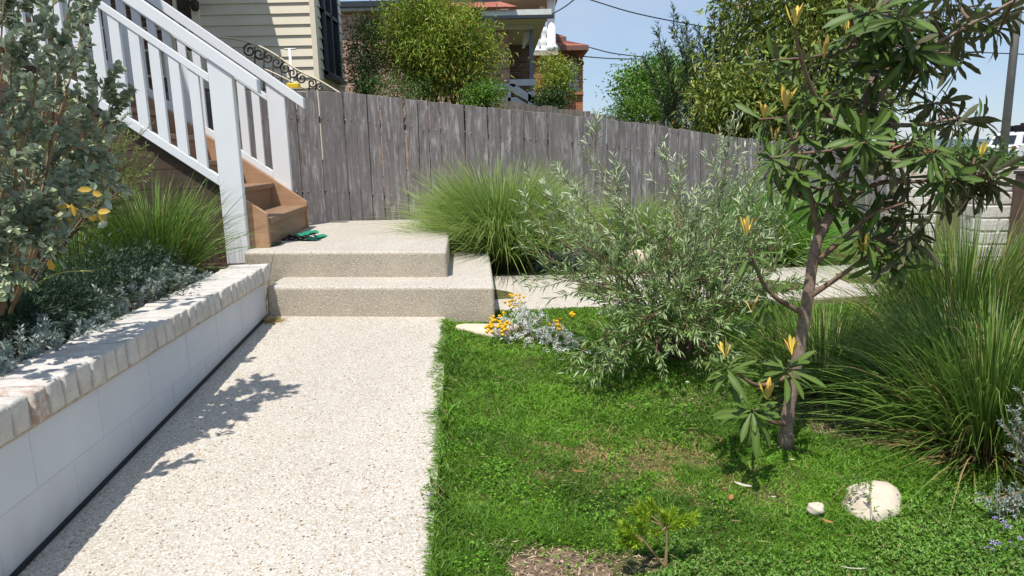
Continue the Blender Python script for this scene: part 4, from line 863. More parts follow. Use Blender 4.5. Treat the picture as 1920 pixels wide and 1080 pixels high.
edge_d = x - xr(y); ragged = np.clip(.5 + .5 * fbm(x * 0 + 1, y, 6) + .35 * np.sin(37 * y), 0, 1.4) * np.clip((y - 1.95) / .3, .15, 1); near = edge_d < .05
D = unit(np.stack([rng.normal(0, .55, n) - np.where(near, ragged * 1.3, 0), rng.normal(0, .55, n), np.ones(n)], 1)); hgt = hgt * np.where(near, 1.15 + .75 * ragged, 1); f = Fol()
rn = np.clip(.5 + .30 * fbm(x, y, 4) + rng.normal(0, .22, n), 0, 1)
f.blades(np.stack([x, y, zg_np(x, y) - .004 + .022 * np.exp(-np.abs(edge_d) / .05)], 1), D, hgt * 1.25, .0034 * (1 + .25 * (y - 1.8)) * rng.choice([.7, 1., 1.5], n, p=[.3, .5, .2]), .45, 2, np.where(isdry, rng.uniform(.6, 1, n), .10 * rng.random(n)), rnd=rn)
q = 5500; y2 = rng.uniform(1.5, 4.36, q); rag = np.clip(.25 + .6 * fbm(y2 * 0 + .4, y2, 5) + .4 * np.sin(31 * y2) * np.sin(7 * y2), 0, 1.3) * np.clip((y2 - 2.0) / .5, .12, 1)
x2 = xr(y2) + .012 - rng.random(q) ** 1.5 * (.018 + .055 * rag); f.blades(np.stack([x2, y2, zp(y2) - .004], 1), unit(np.stack([rng.normal(-.7, .6, q), rng.normal(0, .6, q), np.full(q, .75)], 1)), rng.uniform(.014, .036, q), .0036, .5, 2, .15 * rng.random(q), rnd=np.clip(rng.normal(.6, .2, q), 0, 1))
print('lawn blades', n)
n2 = 1300; x2 = rng.uniform(-.4, 2.0, n2); y2 = rng.uniform(1.5, 4.0, n2); kk = in_lawn(x2, y2); x2, y2 = x2[kk], y2[kk]; n2 = len(x2)   # dry clippings and fallen stems
f.blades(np.stack([x2, y2, zg_np(x2, y2) + rng.uniform(.012, .034, n2)], 1), unit(np.stack([rng.normal(0, 1, n2), rng.normal(0, 1, n2), rng.normal(.1, .25, n2)], 1)), rng.uniform(.012, .05, n2), .0026, .1, 2, rng.uniform(.5, 1, n2))
n2 = 2600; cxs = rng.uniform(-.3, 1.6, 60); cys = rng.uniform(1.7, 3.6, 60); ci = rng.integers(0, 60, n2); x2 = cxs[ci] + rng.normal(0, .045, n2); y2 = cys[ci] + rng.normal(0, .045, n2); kk = in_lawn(x2, y2); x2, y2 = x2[kk], y2[kk]; n2 = len(x2)   # broad-leaved weeds
f.leaves(np.stack([x2, y2, zg_np(x2, y2) + rng.uniform(.02, .036, n2)], 1), rdir(n2, -.1, .5), rng.uniform(.008, .018, n2), rng.uniform(.005, .011, n2), unit(np.array([0, 0, 1.]) + rdir(n2) * .5), rnd=np.clip(rng.normal(.75, .2, n2), 0, 1))
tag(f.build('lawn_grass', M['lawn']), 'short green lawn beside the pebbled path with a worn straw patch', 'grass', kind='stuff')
# groundcover sprigs
n = 15000; x = rng.uniform(.1, 1.9, n); y = rng.uniform(1.3, 2.6, n)
cw = np.clip((2.05 + .12 * np.sin(5 * x) + .22 * (x - .9) - y) / .22, 0, 1) * np.clip((x - .22) / .12, 0, 1)
k = (rng.random(n) < cw) & ~mulch_w(x, y) & (np.hypot((x - 1.245) / .105, (y - 2.19) / .09) > 1); x, y = x[k], y[k]; n = len(x); f = Fol()
sd = unit(np.stack([rng.normal(0, 1, n), rng.normal(0, 1, n), rng.uniform(.5, 1.6, n)], 1)); base = np.stack([x, y, zg_np(x, y) + .004], 1)
for j in range(10):
    u = (j + 1) / 10; P = base + sd * (.034 * u); pr_ = rdir(n, -.2, .7); f.leaves(P, unit(pr_ + sd * .5), .0125 * rng.uniform(.7, 1.2, n), .0052, unit(np.array([0, 0, 1.]) + rdir(n) * .6), young=np.where(rng.random(n) < .03, .8, .05 * rng.random(n)), rnd=np.clip(.45 + .25 * fbm(x, y, 7) + .2 * u + rng.normal(0, .15, n), 0, 1))
tag(f.build('groundcover', M['cover']), 'leafy low groundcover creeping over the lawn around the white rock', 'groundcover', kind='stuff')
# sprigs growing over the path edge and over the rock
f = Fol(); wd = MB()
for (xx, yy_, dx, dy, l_) in [(xr(2.22), 2.22, -1, .1, .07), (xr(2.25), 2.26, -1, .4, .06), (xr(2.9), 2.9, -1, .0, .04), (xr(3.6), 3.62, -1, .2, .07), (xr(3.75), 3.75, -1, -.2, .06), (xr(4.1), 4.1, -1, .1, .05), (xr(2.18), 2.16, -1, -.3, .05), (xr(1.72), 1.75, -1, .3, .03), (1.17, 2.06, .3, 1, .10), (1.10, 2.12, 1, .3, .09), (1.10, 2.18, 1, .1, .09)]:
    b = Vector((xx + (.03 if dx < -.5 else 0), yy_, zg(xx, yy_) + .035)); d = Vector((dx, dy, .25)).normalized(); onrock = xx > 1
    e = b + d * l_ + Vector((0, 0, .05 if onrock else .012)); spray(f, wd, [b, b.lerp(e, .5) + Vector((0, 0, .02)), e], .0014, 9, .035, 12, .012, .004, start=.05, spread=1.2)
o = f.build('creeping_sprigs', M['cover']); tag(o, 'thin creeping sprigs reaching over the path edge and the white rock', 'groundcover', kind='stuff'); reloc(wd.build('stems', M['tanstem']), o)
# mulch: chips and fibres
n = 42000; x = rng.uniform(-.3, 2.4, n); y = rng.uniform(1.4, 3.6, n); k = mulch_w(x, y) | ((x > .3) & (y > 3.0) & (rng.random(n) < .5)); x, y = x[k], y[k]; n = len(x); f = Fol()
D = unit(np.stack([rng.normal(0, 1, n), rng.normal(0, 1, n), rng.normal(0, .12, n)], 1)); f.leaves(np.stack([x, y, zg_np(x, y) + rng.uniform(.001, .012, n)], 1), D, rng.uniform(.008, .032, n), rng.uniform(.0015, .005, n), np.tile([0, 0, 1.], (n, 1)) + rdir(n) * .3, fold=.05, droop=0)
tag(f.build('wood_mulch', M['chip']), 'brown wood chip mulch in the bare patch of lawn', 'mulch', kind='stuff')
m = MB(); vs = []
for ring in range(9):
    for j in range(40):
        a = 2 * math.pi * j / 40; q = ring / 8; xx = .18 + .31 * q * math.cos(a); yy_ = 1.885 + .145 * q * math.sin(a); vs.append((xx, yy_, zg(xx, yy_) + .006 + .004 * math.sin(31 * xx) * math.cos(27 * yy_) + .012 * math.sin(7 * xx + 3 * yy_) * math.cos(5 * yy_ - 2 * xx) - .01 * q))
fq = [[r_ * 40 + j, r_ * 40 + (j + 1) % 40, (r_ + 1) * 40 + (j + 1) % 40, (r_ + 1) * 40 + j] for r_ in range(8) for j in range(40)]
m.bm.free(); tag(link('bare_soil', npmesh('bare_soil', np.array(vs), [np.array(fq)], smooth=True), M['mulch_ground']), kind='structure')
# litter
def litter(name, label, px, py, l_, wd_, mat, yaw, cup=.25):
    c = PZ(px, py, 0); c = PZ(px, py, zg(c.x, c.y) + .035); m = MB(); n_ = 7; rows = []
    for i in range(n_):
        t = i / (n_ - 1); w2 = wd_ * math.sin(math.pi * (.06 + .9 * t)) * (1 + .2 * math.sin(9 * t)); z_ = cup * l_ * (t - .5) ** 2
        rows.append([m.bm.verts.new(((t - .5) * l_, s_ * w2, z_ + abs(s_) * wd_ * .4)) for s_ in (-.5, 0, .5)])
    for i in range(n_ - 1):
        for j in (0, 1): ff = m.bm.faces.new([rows[i][j], rows[i + 1][j], rows[i + 1][j + 1], rows[i][j + 1]]); ff.smooth = True
    o = m.build(name, mat, None, c); o.rotation_euler = (.25, .1, yaw); md = o.modifiers.new('thick', 'SOLIDIFY'); md.thickness = .0012
    return tag(o, label, 'debris')
litter('bark_flake', 'pale torn bark flake lying on the lawn', 1393, 910, .062, .013, M['palelitter'], -.4); litter('bark_flake', 'tiny pale bark flake on the lawn below the torn flake', 1450, 932, .020, .007, M['palelitter'], .1)
litter('dead_leaf', 'upright orange brown dead leaf beside the torn bark flake', 1370, 934, .05, .018, M['litter'], 1.1); litter('dead_leaf', 'curled rusty dead leaf in the groundcover below the white rock', 1552, 978, .035, .01, M['litter'], -.5)
litter('dry_stick', 'thin bleached straw lying at the front of the groundcover', 1600, 1066, .085, .004, M['palelitter'], 0); litter('bark_flake', 'small pale flake on the grass near the banksia trunk', 1485, 862, .020, .008, M['palelitter'], .1)
litter('dead_leaf', 'thin curled brown leaf on the worn straw patch', 1085, 884, .05, .006, M['litter'], .0); litter('bark_flake', 'white speck of bark at the sunny lawn edge below the olive shrub', 1288, 717, .022, .014, M['palelitter'], .4)

# ---------------------------------------------------------------- small soft-needled shrub
pb = Vector((.445, 1.86, zg(.44, 1.86) + .01)); root = plant('needle_shrub', 'small lime green soft needled seedling at the edge of the mulch patch', 'shrub', pb); f = Fol(); wd = MB()
j1 = PX(1250, 988, 1.86); j2 = PX(1205, 1012, 1.84); wd.tube([pb, pb.lerp(j1, .5) + Vector((.002, 0, 0)), j1], [.0055, .0045, .0035], 6, False); wd.tube([pb, pb.lerp(j2, .6), j2], [.0045, .004, .003], 6, False)
for (px, py, y_) in [(1165, 1000, 1.82), (1185, 1012, 1.80), (1172, 985, 1.84), (1205, 952, 1.88), (1222, 945, 1.88), (1188, 960, 1.88), (1245, 968, 1.86), (1262, 962, 1.88), (1280, 975, 1.86), (1294, 980, 1.86), (1228, 998, 1.83), (1200, 985, 1.84), (1168, 1018, 1.81), (1298, 968, 1.88), (1210, 970, 1.86), (1178, 1000, 1.80), (1195, 1020, 1.80), (1270, 985, 1.85)]:
    e = PX(px, py, y_); j0 = j1 if px > 1215 or py < 965 else j2; md = j0.lerp(e, .5) + Vector((0, 0, -.004)); ln = smooth_line([j0, md, e], 4); wd.tube(ln, list(np.linspace(.003, .0014, len(ln))), 5, False)
    d = np.array((e - md).normalized()); k = 230; u = rng.uniform(-.036, .008, k); P = np.array(e) + d * u[:, None]; f.leaves(P, unit(perp_rand(d, k) * .8 + d * .9), rng.uniform(.016, .026, k), .0022, young=0.)
reloc(f.build('needles', M['needle']), root); reloc(wd.build('stems', M['tanstem']), root)

# ---------------------------------------------------------------- plants at the right edge
root = plant('silver_groundcover', 'grey silver sprawling sprigs at the straw base of the large strappy clump', 'groundcover', Vector((1.66, 2.10, 0))); f = Fol(); wd = MB()
for (px, py) in [(1840, 935), (1860, 940), (1885, 950), (1905, 955), (1915, 975), (1890, 930), (1910, 800), (1895, 770), (1915, 830), (1900, 850), (1885, 800), (1915, 740), (1880, 965)]:
    e = PX(px, py, 2.12 if py < 900 else 2.05); b = Vector((1.80, 2.15, zg(1.8, 2.1))); spray(f, wd, smooth_line([b, b.lerp(e, .6) + Vector((0, 0, .03)), e], 4), .004, 7, .06, 18, .014, .004, start=.3, spread=1.)
reloc(f.build('foliage', M['silver']), root); reloc(wd.build('stems', M['tanstem']), root)
root = plant('fan_flower', 'small purple flowered trailing plant at the front edge of the groundcover', 'flower', Vector((1.42, 1.88, zg(1.4, 1.9)))); f = Fol(); n = 260
P = np.stack([rng.uniform(1.33, 1.62, n), rng.uniform(1.78, 2.0, n), np.zeros(n)], 1); P[:, 2] = zg_np(P[:, 0], P[:, 1]) + rng.uniform(.01, .05, n); f.leaves(P, rdir(n, 0, 1), .02, .008); reloc(f.build('foliage', M['cover']), root)
for (px, py) in [(1866, 972), (1882, 980), (1890, 988), (1880, 992), (1862, 1018), (1872, 1020), (1888, 1022), (1895, 1018), (1905, 1025), (1860, 1030), (1885, 1028), (1912, 1010), (1918, 1030), (1848, 1028), (1908, 1048), (1915, 1045)]:
    c = PX(px, py, 1.86 if py > 1000 else 1.98); m = MB(); m.bm.verts.new((0, 0, 0))
    for j in range(5):
        a = j * 1.05 - .4 + rng.normal(0, .1); q = [(math.cos(a + s_) * r_, math.sin(a + s_) * r_ - .0, .002 * r_ / .008) for s_, r_ in ((0, .0015), (.3, .008), (0, .0105), (-.3, .008))]; m.bm.faces.new([m.bm.verts.new(p) for p in q])
    o = m.build('flower', M['purple'], root, c - root.location); o.rotation_euler = (.5, rng.normal(0, .3), rng.uniform(0, 6))

# ---------------------------------------------------------------- left bed: saltbush, feathery shrub, dark shrubs, silver edging
sb = Vector((-2.15, 2.75, .45)); root = plant('saltbush', 'tall silvery round leaved saltbush arching over the brick coping', 'shrub', sb); f = Fol(); wd = MB()
stems = [[(60, 470, 2.5), (90, 300, 2.5), (110, 120, 2.5), (130, 0, 2.5), (140, -120, 2.5)], [(20, 470, 2.4), (30, 300, 2.35), (20, 120, 2.35), (40, -30, 2.4)], [(30, 450, 2.5), (120, 330, 2.6), (170, 230, 2.7), (205, 140, 2.75)], [(70, 400, 2.45), (110, 220, 2.5), (150, 80, 2.6), (155, -20, 2.6)],
         [(10, 440, 2.35), (60, 420, 2.35), (110, 390, 2.4), (130, 350, 2.45)], [(-20, 420, 2.3), (0, 480, 2.3), (25, 510, 2.3)], [(0, 450, 2.4), (50, 440, 2.35), (90, 450, 2.35)], [(90, 420, 2.6), (160, 330, 2.7), (200, 220, 2.8), (220, 185, 2.8)], [(-30, 400, 2.3), (-20, 250, 2.3), (0, 100, 2.3), (10, -60, 2.3)], [(60, 350, 2.6), (85, 180, 2.6), (100, 60, 2.65), (95, -60, 2.7)], [(0, 380, 2.3), (50, 250, 2.35), (70, 130, 2.35), (60, 20, 2.4)], [(40, 380, 2.5), (130, 280, 2.55), (180, 300, 2.6), (195, 360, 2.6)]]
stems += [[(-60, 520, 2.3), (-120, 380, 2.2), (-110, 200, 2.2), (-60, 80, 2.2)], [(-80, 520, 2.5), (-200, 300, 2.4), (-220, 100, 2.4), (-180, -80, 2.4)], [(-60, 500, 2.6), (-80, 250, 2.7), (-60, 60, 2.7), (-30, -150, 2.7)], [(-100, 540, 2.2), (-180, 420, 2.0), (-160, 300, 1.95), (-90, 230, 2.0)], [(0, 480, 2.8), (-10, 250, 2.9), (20, 50, 2.9), (60, -160, 2.9)], [(-100, 500, 2.8), (-220, 250, 2.8), (-200, 0, 2.8), (-150, -200, 2.8)]]
for st in stems:
    pts = [PX(*p) for p in st]; ln = smooth_line([sb + (pts[0] - sb) * .4] + pts, 5); spray(f, wd, ln, .007, 19, .15, 19, .032, .025, start=.22, spread=1.1, broad=True, droop=.15, young=.0, upbias=.2)
n = 40; ii = rng.random(n); P = np.array([tuple(PX(30 + 180 * a, 440 + 30 * rng.normal() - 60 * a, 2.38)) for a in ii]); f.leaves(P, rdir(n, -1, .2), .045, .024, young=.95, broad=True)
o = reloc(f.build('foliage', M['saltbush']), root); reloc(wd.build('stems', M['tanstem']), root)
root = plant('feathery_shrub', 'fine leaved yellow green shrub between the saltbush and the stairs', 'shrub', Vector((-2.75, 3.75, .45))); f = Fol(); wd = MB()
for (px, py) in [(150, 200), (190, 230), (225, 225), (250, 260), (275, 320), (255, 330), (230, 360), (200, 330), (160, 300), (130, 230), (215, 280), (245, 300), (180, 270), (140, 340), (265, 310), (110, 280), (240, 350), (210, 395), (20, 230), (30, 190), (60, 250)]:
    y_ = 3.7 + rng.normal(0, .15); e = PX(px, py, y_); b = Vector((-2.75, 3.75, .45)); spray(f, wd, smooth_line([b, b.lerp(e, .6) + Vector((0, 0, .08)), e], 5), .008, 12, .22, 30, .026, .0035, start=.4, spread=.8, upbias=.3)
reloc(f.build('foliage', M['feather']), root); reloc(wd.build('stems', M['twig']), root)
for (px, py, y_, R_, lab) in [(190, 420, 3.5, .30, 'dark blue green fine shrub in shade beside the strappy clump'), (90, 520, 3.0, .22, 'dark fine leaved shrub in shade under the saltbush'), (270, 470, 3.9, .20, 'dark low shrub filling the shade behind the silver edging'), (20, 560, 2.8, .18, 'dark mound in shade at the foot of the saltbush stems')]:
    b = PX(px, py, y_); root = plant('shade_shrub', lab, 'shrub', Vector((b.x, b.y, .45))); f = Fol(); n = 4200; d = rdir(n, -.3, 1); P = np.array([b.x, b.y, .52]) + d * R_ * rng.uniform(.4, 1, n)[:, None] * np.array([1.2, 1, 1]) * (1 + .2 * np.sin(5 * d[:, :1] * 3)); P[:, 2] = np.maximum(P[:, 2], .46)
    f.leaves(P, unit(d + rdir(n) * .7), .03, .006); reloc(f.build('foliage', M['darkshrub']), root)
root = plant('silver_edging', 'low blue grey silver leaved groundcover along the back of the brick coping', 'groundcover', Vector((-1.95, 3.0, .455))); f = Fol(); wd = MB()
for k in range(210):
    yy_ = rng.uniform(1.7, 4.1); off = abs(rng.normal(0, .09)) ; xx = xw(yy_) - .24 - off; hh = rng.uniform(.03, .10) * (1.2 if off > .05 else .7) + (.07 if 3.3 < yy_ < 3.95 and off < .14 else 0)
    b = Vector((xx - .02, yy_, .45)); e = Vector((xx + rng.normal(.01, .04), yy_ + rng.normal(0, .05), .455 + hh)); spray(f, wd, [b, b.lerp(e, .5), e], .003, 3, .05, 13, .027, .009, start=.3, spread=.9, upbias=.9)
reloc(f.build('foliage', M['silver']), root); reloc(wd.build('stems', M['tanstem']), root)
# a single weed stalk above the silver edging
w0 = PX(45, 545, 2.5); w1 = PX(110, 512, 2.5); w2 = PX(176, 508, 2.55); wk = plant('weed_stalk', 'pale green weed stalk leaning out over the silver edging', 'weed', w0); m = MB(); m.tube([p - w0 for p in smooth_line([w0, w1, w2], 5)], .003, 5); m.build('stem', plain('weed_stem', (.30, .34, .10), .6), wk)
f = Fol(); f.leaves(np.array([tuple(w0), tuple(w0 + Vector((.01, 0, .01))), tuple(w1), tuple(w1), tuple(w2)]), np.array([[-.3, 0, 1], [.8, 0, .1], [.1, 0, 1], [.6, 0, .8], [1, 0, .3]]), np.array([.08, .06, .04, .03, .03]), .022, broad=True); reloc(f.build('leaves', M['bright']), wk)
# ---------------------------------------------------------------- banksia
bb = Vector((1.10, 2.60, zg(1.1, 2.6))); bk = plant('banksia_tree', 'young banksia tree with leathery whorled leaves and yellow new tips on the lawn', 'tree', bb)
tr_px = [(1472, 832, 2.6), (1480, 760, 2.6), (1498, 660, 2.6), (1514, 560, 2.6), (1530, 460, 2.6), (1557, 400, 2.6), (1592, 300, 2.6), (1618, 205, 2.62), (1640, 140, 2.65), (1655, 60, 2.7), (1665, -40, 2.7)]
tl_ = smooth_line([PX(*p) for p in tr_px], 5); tl_[0] = bb.copy(); m = MB(); rad_ = [.026 * (1 - .55 * i / (len(tl_) - 1)) * (1.25 - .08 * i if i < 3 else 1) * (1 + .06 * math.sin(i * 2.1)) for i in range(len(tl_))]
m.tube([p - bb for p in tl_], rad_, 14); m.build('trunk', M['bark'], bk)
def leafmesh(L, W, curl, wav, seed, mat):
    r = random.Random(seed); n_ = 8; V_ = []; C_ = []; F_ = []
    for i in range(n_):
        t = i / (n_ - 1); w2 = .5 * W * (.10 + .90 * min(1, (t / .62)) ** 1.1) * math.sqrt(max(0, 1 - max(0, (t - .62) / .385) ** 2.6)) * (1 + wav * math.sin(t * 21 + seed)); y_ = L * t; z_ = -curl * L * t * t
        for s_ in (-1, 0, 1): V_.append((s_ * w2, y_, z_ + abs(s_) * w2 * .28 + wav * .1 * W * s_ * math.sin(t * 17 + seed * 2))); C_.append((0, 1 if s_ == 0 else 0, t))
    for i in range(n_ - 1):
        for j in (0, 1): F_.append([i * 3 + j, i * 3 + j + 1, i * 3 + j + 4, i * 3 + j + 3])
    me = npmesh('leaf', np.array(V_), [np.array(F_)], np.array(C_), True); me.materials.append(mat); return me
LM = [leafmesh(.130, .0262, c_, w_, i, M['banksia']) for i, (c_, w_) in enumerate([(.15, .08), (.35, .12), (.55, .10), (.08, .14), (.45, .2), (.25, .06), (-.15, .12)])]
YM = [leafmesh(.085, .017, c_, w_, i + 9, M['young']) for i, (c_, w_) in enumerate([(-.1, .08), (-.2, .1), (.1, .1)])]
# whorls: pixel, depth, leaves, size, pointing (right, toward camera, up)
WH = [(1640, 20, 2.45, 12, 1.15, (0, -.3, .1)), (1690, 40, 2.4, 13, 1.25, (.1, -.3, -.2)), (1745, 25, 2.45, 9, 1.0, (.4, -.2, .6)), (1700, 100, 2.45, 12, 1.2, (0, -.3, -.4)), (1725, 95, 2.5, 8, 1.0, (.3, -.1, .3)), (1800, 60, 2.55, 9, 1.0, (.5, 0, .5)), (1838, 35, 2.6, 9, .95, (.6, 0, .5)), (1890, 20, 2.6, 10, .95, (.6, .1, .4)), (1870, 55, 2.6, 7, .9, (.7, 0, -.2)), (1745, 135, 2.6, 5, .8, (.5, 0, .1)),
      (1760, 195, 2.55, 11, 1.15, (1, -.1, .1)), (1735, 230, 2.5, 8, 1.0, (.6, -.2, .2)), (1800, 225, 2.65, 8, 1.05, (.9, 0, .1)), (1715, 270, 2.4, 8, 1.0, (.1, -.6, .2)), (1752, 285, 2.3, 10, 1.05, (0, -.7, .3)), (1822, 300, 2.5, 10, 1.0, (.6, -.2, .5)), (1840, 330, 2.55, 9, 1.0, (1, 0, 0)), (1780, 335, 2.4, 9, 1.05, (.2, -.4, -.3)), (1860, 345, 2.6, 8, .9, (1, 0, -.1)),
      (1622, 265, 2.35, 14, 1.15, (0, -.5, -.2)), (1560, 345, 2.5, 9, 1.0, (-.4, 0, 0)), (1490, 330, 2.55, 10, .95, (-.6, 0, .4)), (1455, 300, 2.6, 9, .95, (-.7, 0, .4)), (1500, 245, 2.5, 9, .95, (-.4, -.2, .6)), (1540, 185, 2.5, 10, 1.0, (-.3, -.2, .6)), (1510, 175, 2.55, 8, .9, (-.7, 0, .5)), (1570, 225, 2.6, 8, .9, (-.3, .1, .7)), (1600, 130, 2.55, 9, 1.0, (-.3, -.1, .8)), (1550, 110, 2.6, 8, .9, (-.6, 0, .6)), (1500, 100, 2.6, 7, .85, (-.5, 0, .8)), (1640, 190, 2.5, 8, .9, (.2, -.2, .6)), (1670, 200, 2.75, 7, .9, (.2, .3, .6)),
      (1640, 400, 2.55, 12, 1.0, (.4, -.2, .2)), (1690, 410, 2.5, 11, .95, (.7, 0, .1)), (1625, 450, 2.45, 12, .95, (.2, -.4, -.2)), (1680, 470, 2.5, 12, 1.0, (.5, -.2, -.3)), (1720, 440, 2.6, 7, .85, (.9, 0, 0)), (1400, 480, 2.5, 8, .8, (-.4, -.1, .5)), (1435, 560, 2.5, 8, .85, (-.6, -.1, .1)), (1362, 690, 2.45, 10, .85, (-.4, -.1, .6)), (1410, 770, 2.3, 12, .95, (-.2, -.5, .3)), (1478, 690, 2.45, 8, .9, (.1, -.4, .5)), (1590, 60, 2.6, 8, .95, (-.2, 0, .8)), (1700, 330, 2.6, 8, .9, (.5, .2, .2))]
_r = random.Random(21)
for _k in range(34):
    while True:
        _x, _y = _r.uniform(1420, 1860), _r.uniform(-30, 400)
        if (_x < 1680 and 60 < _y < 390 and _x + _y * .1 > 1450) or (_x > 1600 and _y < 120) or (_x > 1660 and 180 < _y < 360 and _x < 1850): break
    WH.append((_x, _y, 2.6 + _r.uniform(-.22, .3), 8, _r.uniform(.8, 1.05), ((_x - 1620) / 250, _r.uniform(-.4, .3), _r.uniform(.1, .8))))
for (_x, _y, _d) in [(1650, 380, 2.7), (1700, 390, 2.55), (1660, 430, 2.6), (1705, 455, 2.45), (1650, 490, 2.5), (1690, 505, 2.5), (1735, 400, 2.6), (1800, 330, 2.5), (1830, 350, 2.6), (1770, 360, 2.5), (1870, 330, 2.6), (1700, 60, 2.5), (1660, 110, 2.5), (1730, 110, 2.5), (1780, 20, 2.5), (1600, 240, 2.45), (1640, 290, 2.4), (1600, 310, 2.5)]:
    WH.append((_x, _y, _d, 7, _r.uniform(.85, 1.1), ((_x - 1640) / 200, _r.uniform(-.5, .1), _r.uniform(-.5, .2))))
YW = [(1490, 40, 2.6, 8, 1.), (1545, 100, 2.55, 6, 1.), (1590, 55, 2.6, 5, .9), (1472, 195, 2.55, 9, 1.), (1432, 212, 2.6, 8, .9), (1452, 258, 2.6, 6, .8), (1603, 185, 2.5, 6, .8), (1400, 432, 2.48, 8, .95), (1360, 660, 2.43, 7, .9), (1438, 738, 2.28, 8, .9), (1485, 655, 2.43, 7, .9), (1620, 462, 2.42, 5, .9), (1838, 285, 2.5, 4, .8), (1410, 575, 2.45, 3, .8)]
nleaf = 0; extra = Fol()
def place_leaf(mesh, p, d, nrm, sc):
    global nleaf
    d = Vector(d).normalized(); nv = Vector(nrm); xv = d.cross(nv)
    if xv.length < 1e-3: xv = d.cross(Vector((1, .3, 0)))
    xv.normalize(); zv = xv.cross(d); Mx = Matrix(((xv.x, d.x, zv.x, p.x), (xv.y, d.y, zv.y, p.y), (xv.z, d.z, zv.z, p.z), (0, 0, 0, 1))) @ Matrix.Diagonal((sc, sc, sc, 1))
    if nleaf < 298:
        o = bpy.data.objects.new('leaf', mesh); COL.objects.link(o); o.parent = bk; o.matrix_local = Matrix.Translation(-bb) @ Mx; nleaf += 1
    else:
        nv_ = len(mesh.vertices); co = np.empty(nv_ * 3, np.float32); mesh.vertices.foreach_get('co', co); co = co.reshape(-1, 3); A = np.array(Mx); V_ = co @ A[:3, :3].T + A[:3, 3]
        C_ = np.stack([np.zeros(nv_), np.tile([0, 1, 0], nv_ // 3), np.repeat(np.linspace(0, 1, nv_ // 3), 3)], 1); q = np.array([[i * 3 + j, i * 3 + j + 1, i * 3 + j + 4, i * 3 + j + 3] for i in range(nv_ // 3 - 1) for j in (0, 1)]); extra._add(V_.astype(np.float64), C_, None, q)
MBR = [[(1606, 250), (1660, 165), (1705, 112), (1790, 62), (1900, 2)], [(1557, 400), (1640, 346), (1720, 340), (1850, 325)], [(1520, 500), (1590, 440), (1640, 400), (1700, 380)], [(1513, 560), (1600, 500), (1665, 450)], [(1535, 440), (1515, 350), (1497, 300), (1472, 215)], [(1604, 262), (1540, 200), (1505, 120), (1490, 55)], [(1640, 140), (1602, 60), (1590, 10)], [(1508, 590), (1440, 545), (1403, 465)], [(1478, 795), (1445, 790), (1412, 768)], [(1492, 700), (1420, 722), (1362, 680)], [(1612, 225), (1700, 235), (1800, 222)], [(1590, 305), (1660, 292), (1755, 290)]]
cand = list(tl_[8:-3])
for bpx in MBR:
    ln = smooth_line([PX(a_, b_, 2.6 + (.0 if i == 0 else -.06 * i)) for i, (a_, b_) in enumerate(bpx)], 6); m = MB(); m.tube([p - bb for p in ln], list(np.linspace(.0115, .0045, len(ln))), 8, False); m.build('branch', M['bark' if bpx[0][1] < 260 else 'twig'], bk); cand += ln[3:]
def trunk_near(e): return min(cand, key=lambda p: (p - e).length)
def trunk_near_old(e):
    best = None
    for p in tl_[8:-6]:
        if p.z < e.z - .02 or best is None:
            dd = (p - e).length + max(0, p.z - e.z) * 2
            if best is None or dd < best[0]: best = (dd, p)
    return best[1]
rr = random.Random(5)
for (px, py, y_, n_, sc, ax) in WH:
    sc *= (.82 if y_ < 2.43 else .95) if py < 600 else 1.1
    c = PX(px, py, y_); ax = Vector(ax).normalized(); st0 = trunk_near(c)
    if (st0 - c).length > .06:
        m = MB(); ln = smooth_line([st0, st0.lerp(c, .5) + Vector((0, 0, -.01)), c + ax * .01], 5); m.tube([p - bb for p in ln], list(np.linspace(.006, .004, len(ln))), 6, False); m.build('branch', M['twig'], bk)
    t1 = ax.orthogonal().normalized(); t2 = ax.cross(t1)
    for j in range(int(n_ * 2.15)):
        a = j * 2.4 + rr.uniform(-.2, .2); el = rr.uniform(.55, 1.9); d = ax * math.cos(el) + (t1 * math.cos(a) + t2 * math.sin(a)) * math.sin(el); d = d + Vector((0, 0, -.24 + rr.uniform(-.35, .2)))
        place_leaf(rr.choice(LM), c - ax * rr.uniform(0, .035), d, ax * .8 + Vector((0, 0, .6)) + Vector((rr.uniform(-.3, .3), rr.uniform(-.3, .3), 0)), sc * rr.uniform(.5, 1.15))
yo = nleaf
for (px, py, y_, n_, sc) in YW:
    c = PX(px, py + 12, y_)
    for j in range(n_):
        a = j * 2.4; el = rr.uniform(.15, .75); d = Vector((math.sin(el) * math.cos(a), math.sin(el) * math.sin(a), math.cos(el))); nl_, nleaf = nleaf, 0
        place_leaf(rr.choice(YM), c, d, Vector((-d.x, -d.y, .4)), sc * rr.uniform(.7, 1.1)); nleaf = nl_
o = tag(reloc(extra.build('foliage', M['banksia'], None, True), bk), kind='stuff') if extra.n else None
print('script done')

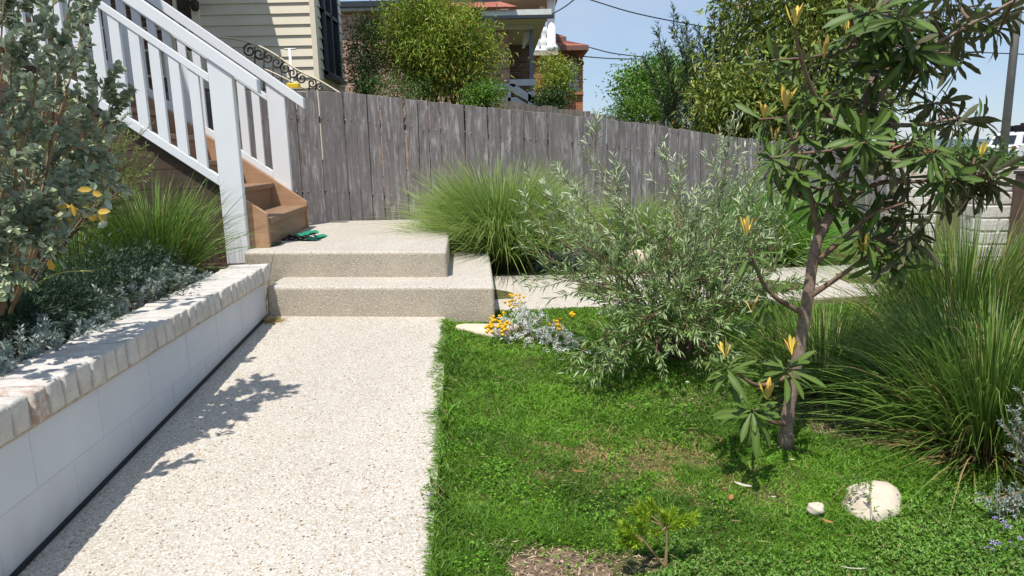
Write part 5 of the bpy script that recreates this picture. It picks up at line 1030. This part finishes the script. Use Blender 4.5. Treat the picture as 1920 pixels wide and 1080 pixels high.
# ---------------------------------------------------------------- veranda of the house at the top of the stairs
vr = empty('veranda_roof', (-4.6, 6.0, .2), 'white posted veranda roof at the top of the timber stairs', 'veranda')
m = MB(); m.box(-4, 1.02, -1.7, 3.2, 4.75, 4.9); m.build('roof', M['tiles'], vr)
vp = PX(12, 40, 6.1); m = MB(); m.box(vp.x + 4.6 - .06, vp.x + 4.6 + .06, .04, .16, 0, 4.75); m.build('post', M['white'], vr)
m = MB(); m.box(-4, .98, -1.66, -1.56, 4.6, 4.748); m.build('beam', M['white'], vr)

# dry grass tuft and litter in the corner between wall and step
dg = Vector((-1.60, 4.40, zp(4.4))); root = plant('dry_tuft', 'dry straw tuft in the corner between white wall and concrete step', 'weed', dg); f = Fol(); n = 260
f.blades(np.array(dg) + rng.normal(0, .035, (n, 3)) * [1, .6, 0], unit(np.stack([rng.normal(.4, .8, n), rng.normal(-.4, .6, n), rng.uniform(.3, 1, n)], 1)), rng.uniform(.03, .09, n), .003, .5, 3, rng.uniform(.6, 1, n)); reloc(f.build('blades', M['lawn']), root)
n = 420; yv = rng.uniform(1.2, 4.4, n); xv = np.where(rng.random(n) < .6, -1.50 - .060 * (yv - 1.84) + .02 + np.abs(rng.normal(0, .05, n)), rng.uniform(-1.45, -.3, n)); f = Fol()
f.leaves(np.stack([xv, yv, zp(yv) + .003], 1), unit(np.stack([rng.normal(0, 1, n), rng.normal(0, 1, n), np.zeros(n) + .02], 1)), rng.uniform(.004, .016, n), rng.uniform(.001, .004, n), np.tile([0, 0, 1.], (n, 1)), fold=.1, droop=0)
tag(f.build('leaf_litter', M['chip']), 'tiny dry leaf fragments scattered on the pebbled path', 'litter', kind='stuff')

GR = {'gate_pillar': 'pale brick pillars at the street', 'power_wire': 'overhead wires', 'lomandra': 'strappy clumps in the garden', 'fountain_grass': 'bright grass clumps along the fence', 'bark_flake': 'bark flakes on the lawn', 'dead_leaf': 'dead leaves on the lawn', 'luggage_bag': 'bags on the car roof', 'woolly_mound': 'woolly mounds by the side path', 'shade_shrub': 'dark shrubs in the raised bed', 'gum_tree': 'gum trees beyond the fence'}
for o in bpy.data.objects:
    k = o.name.split('.')[0]
    if o.parent is None and k in GR: o['group'] = GR[k]
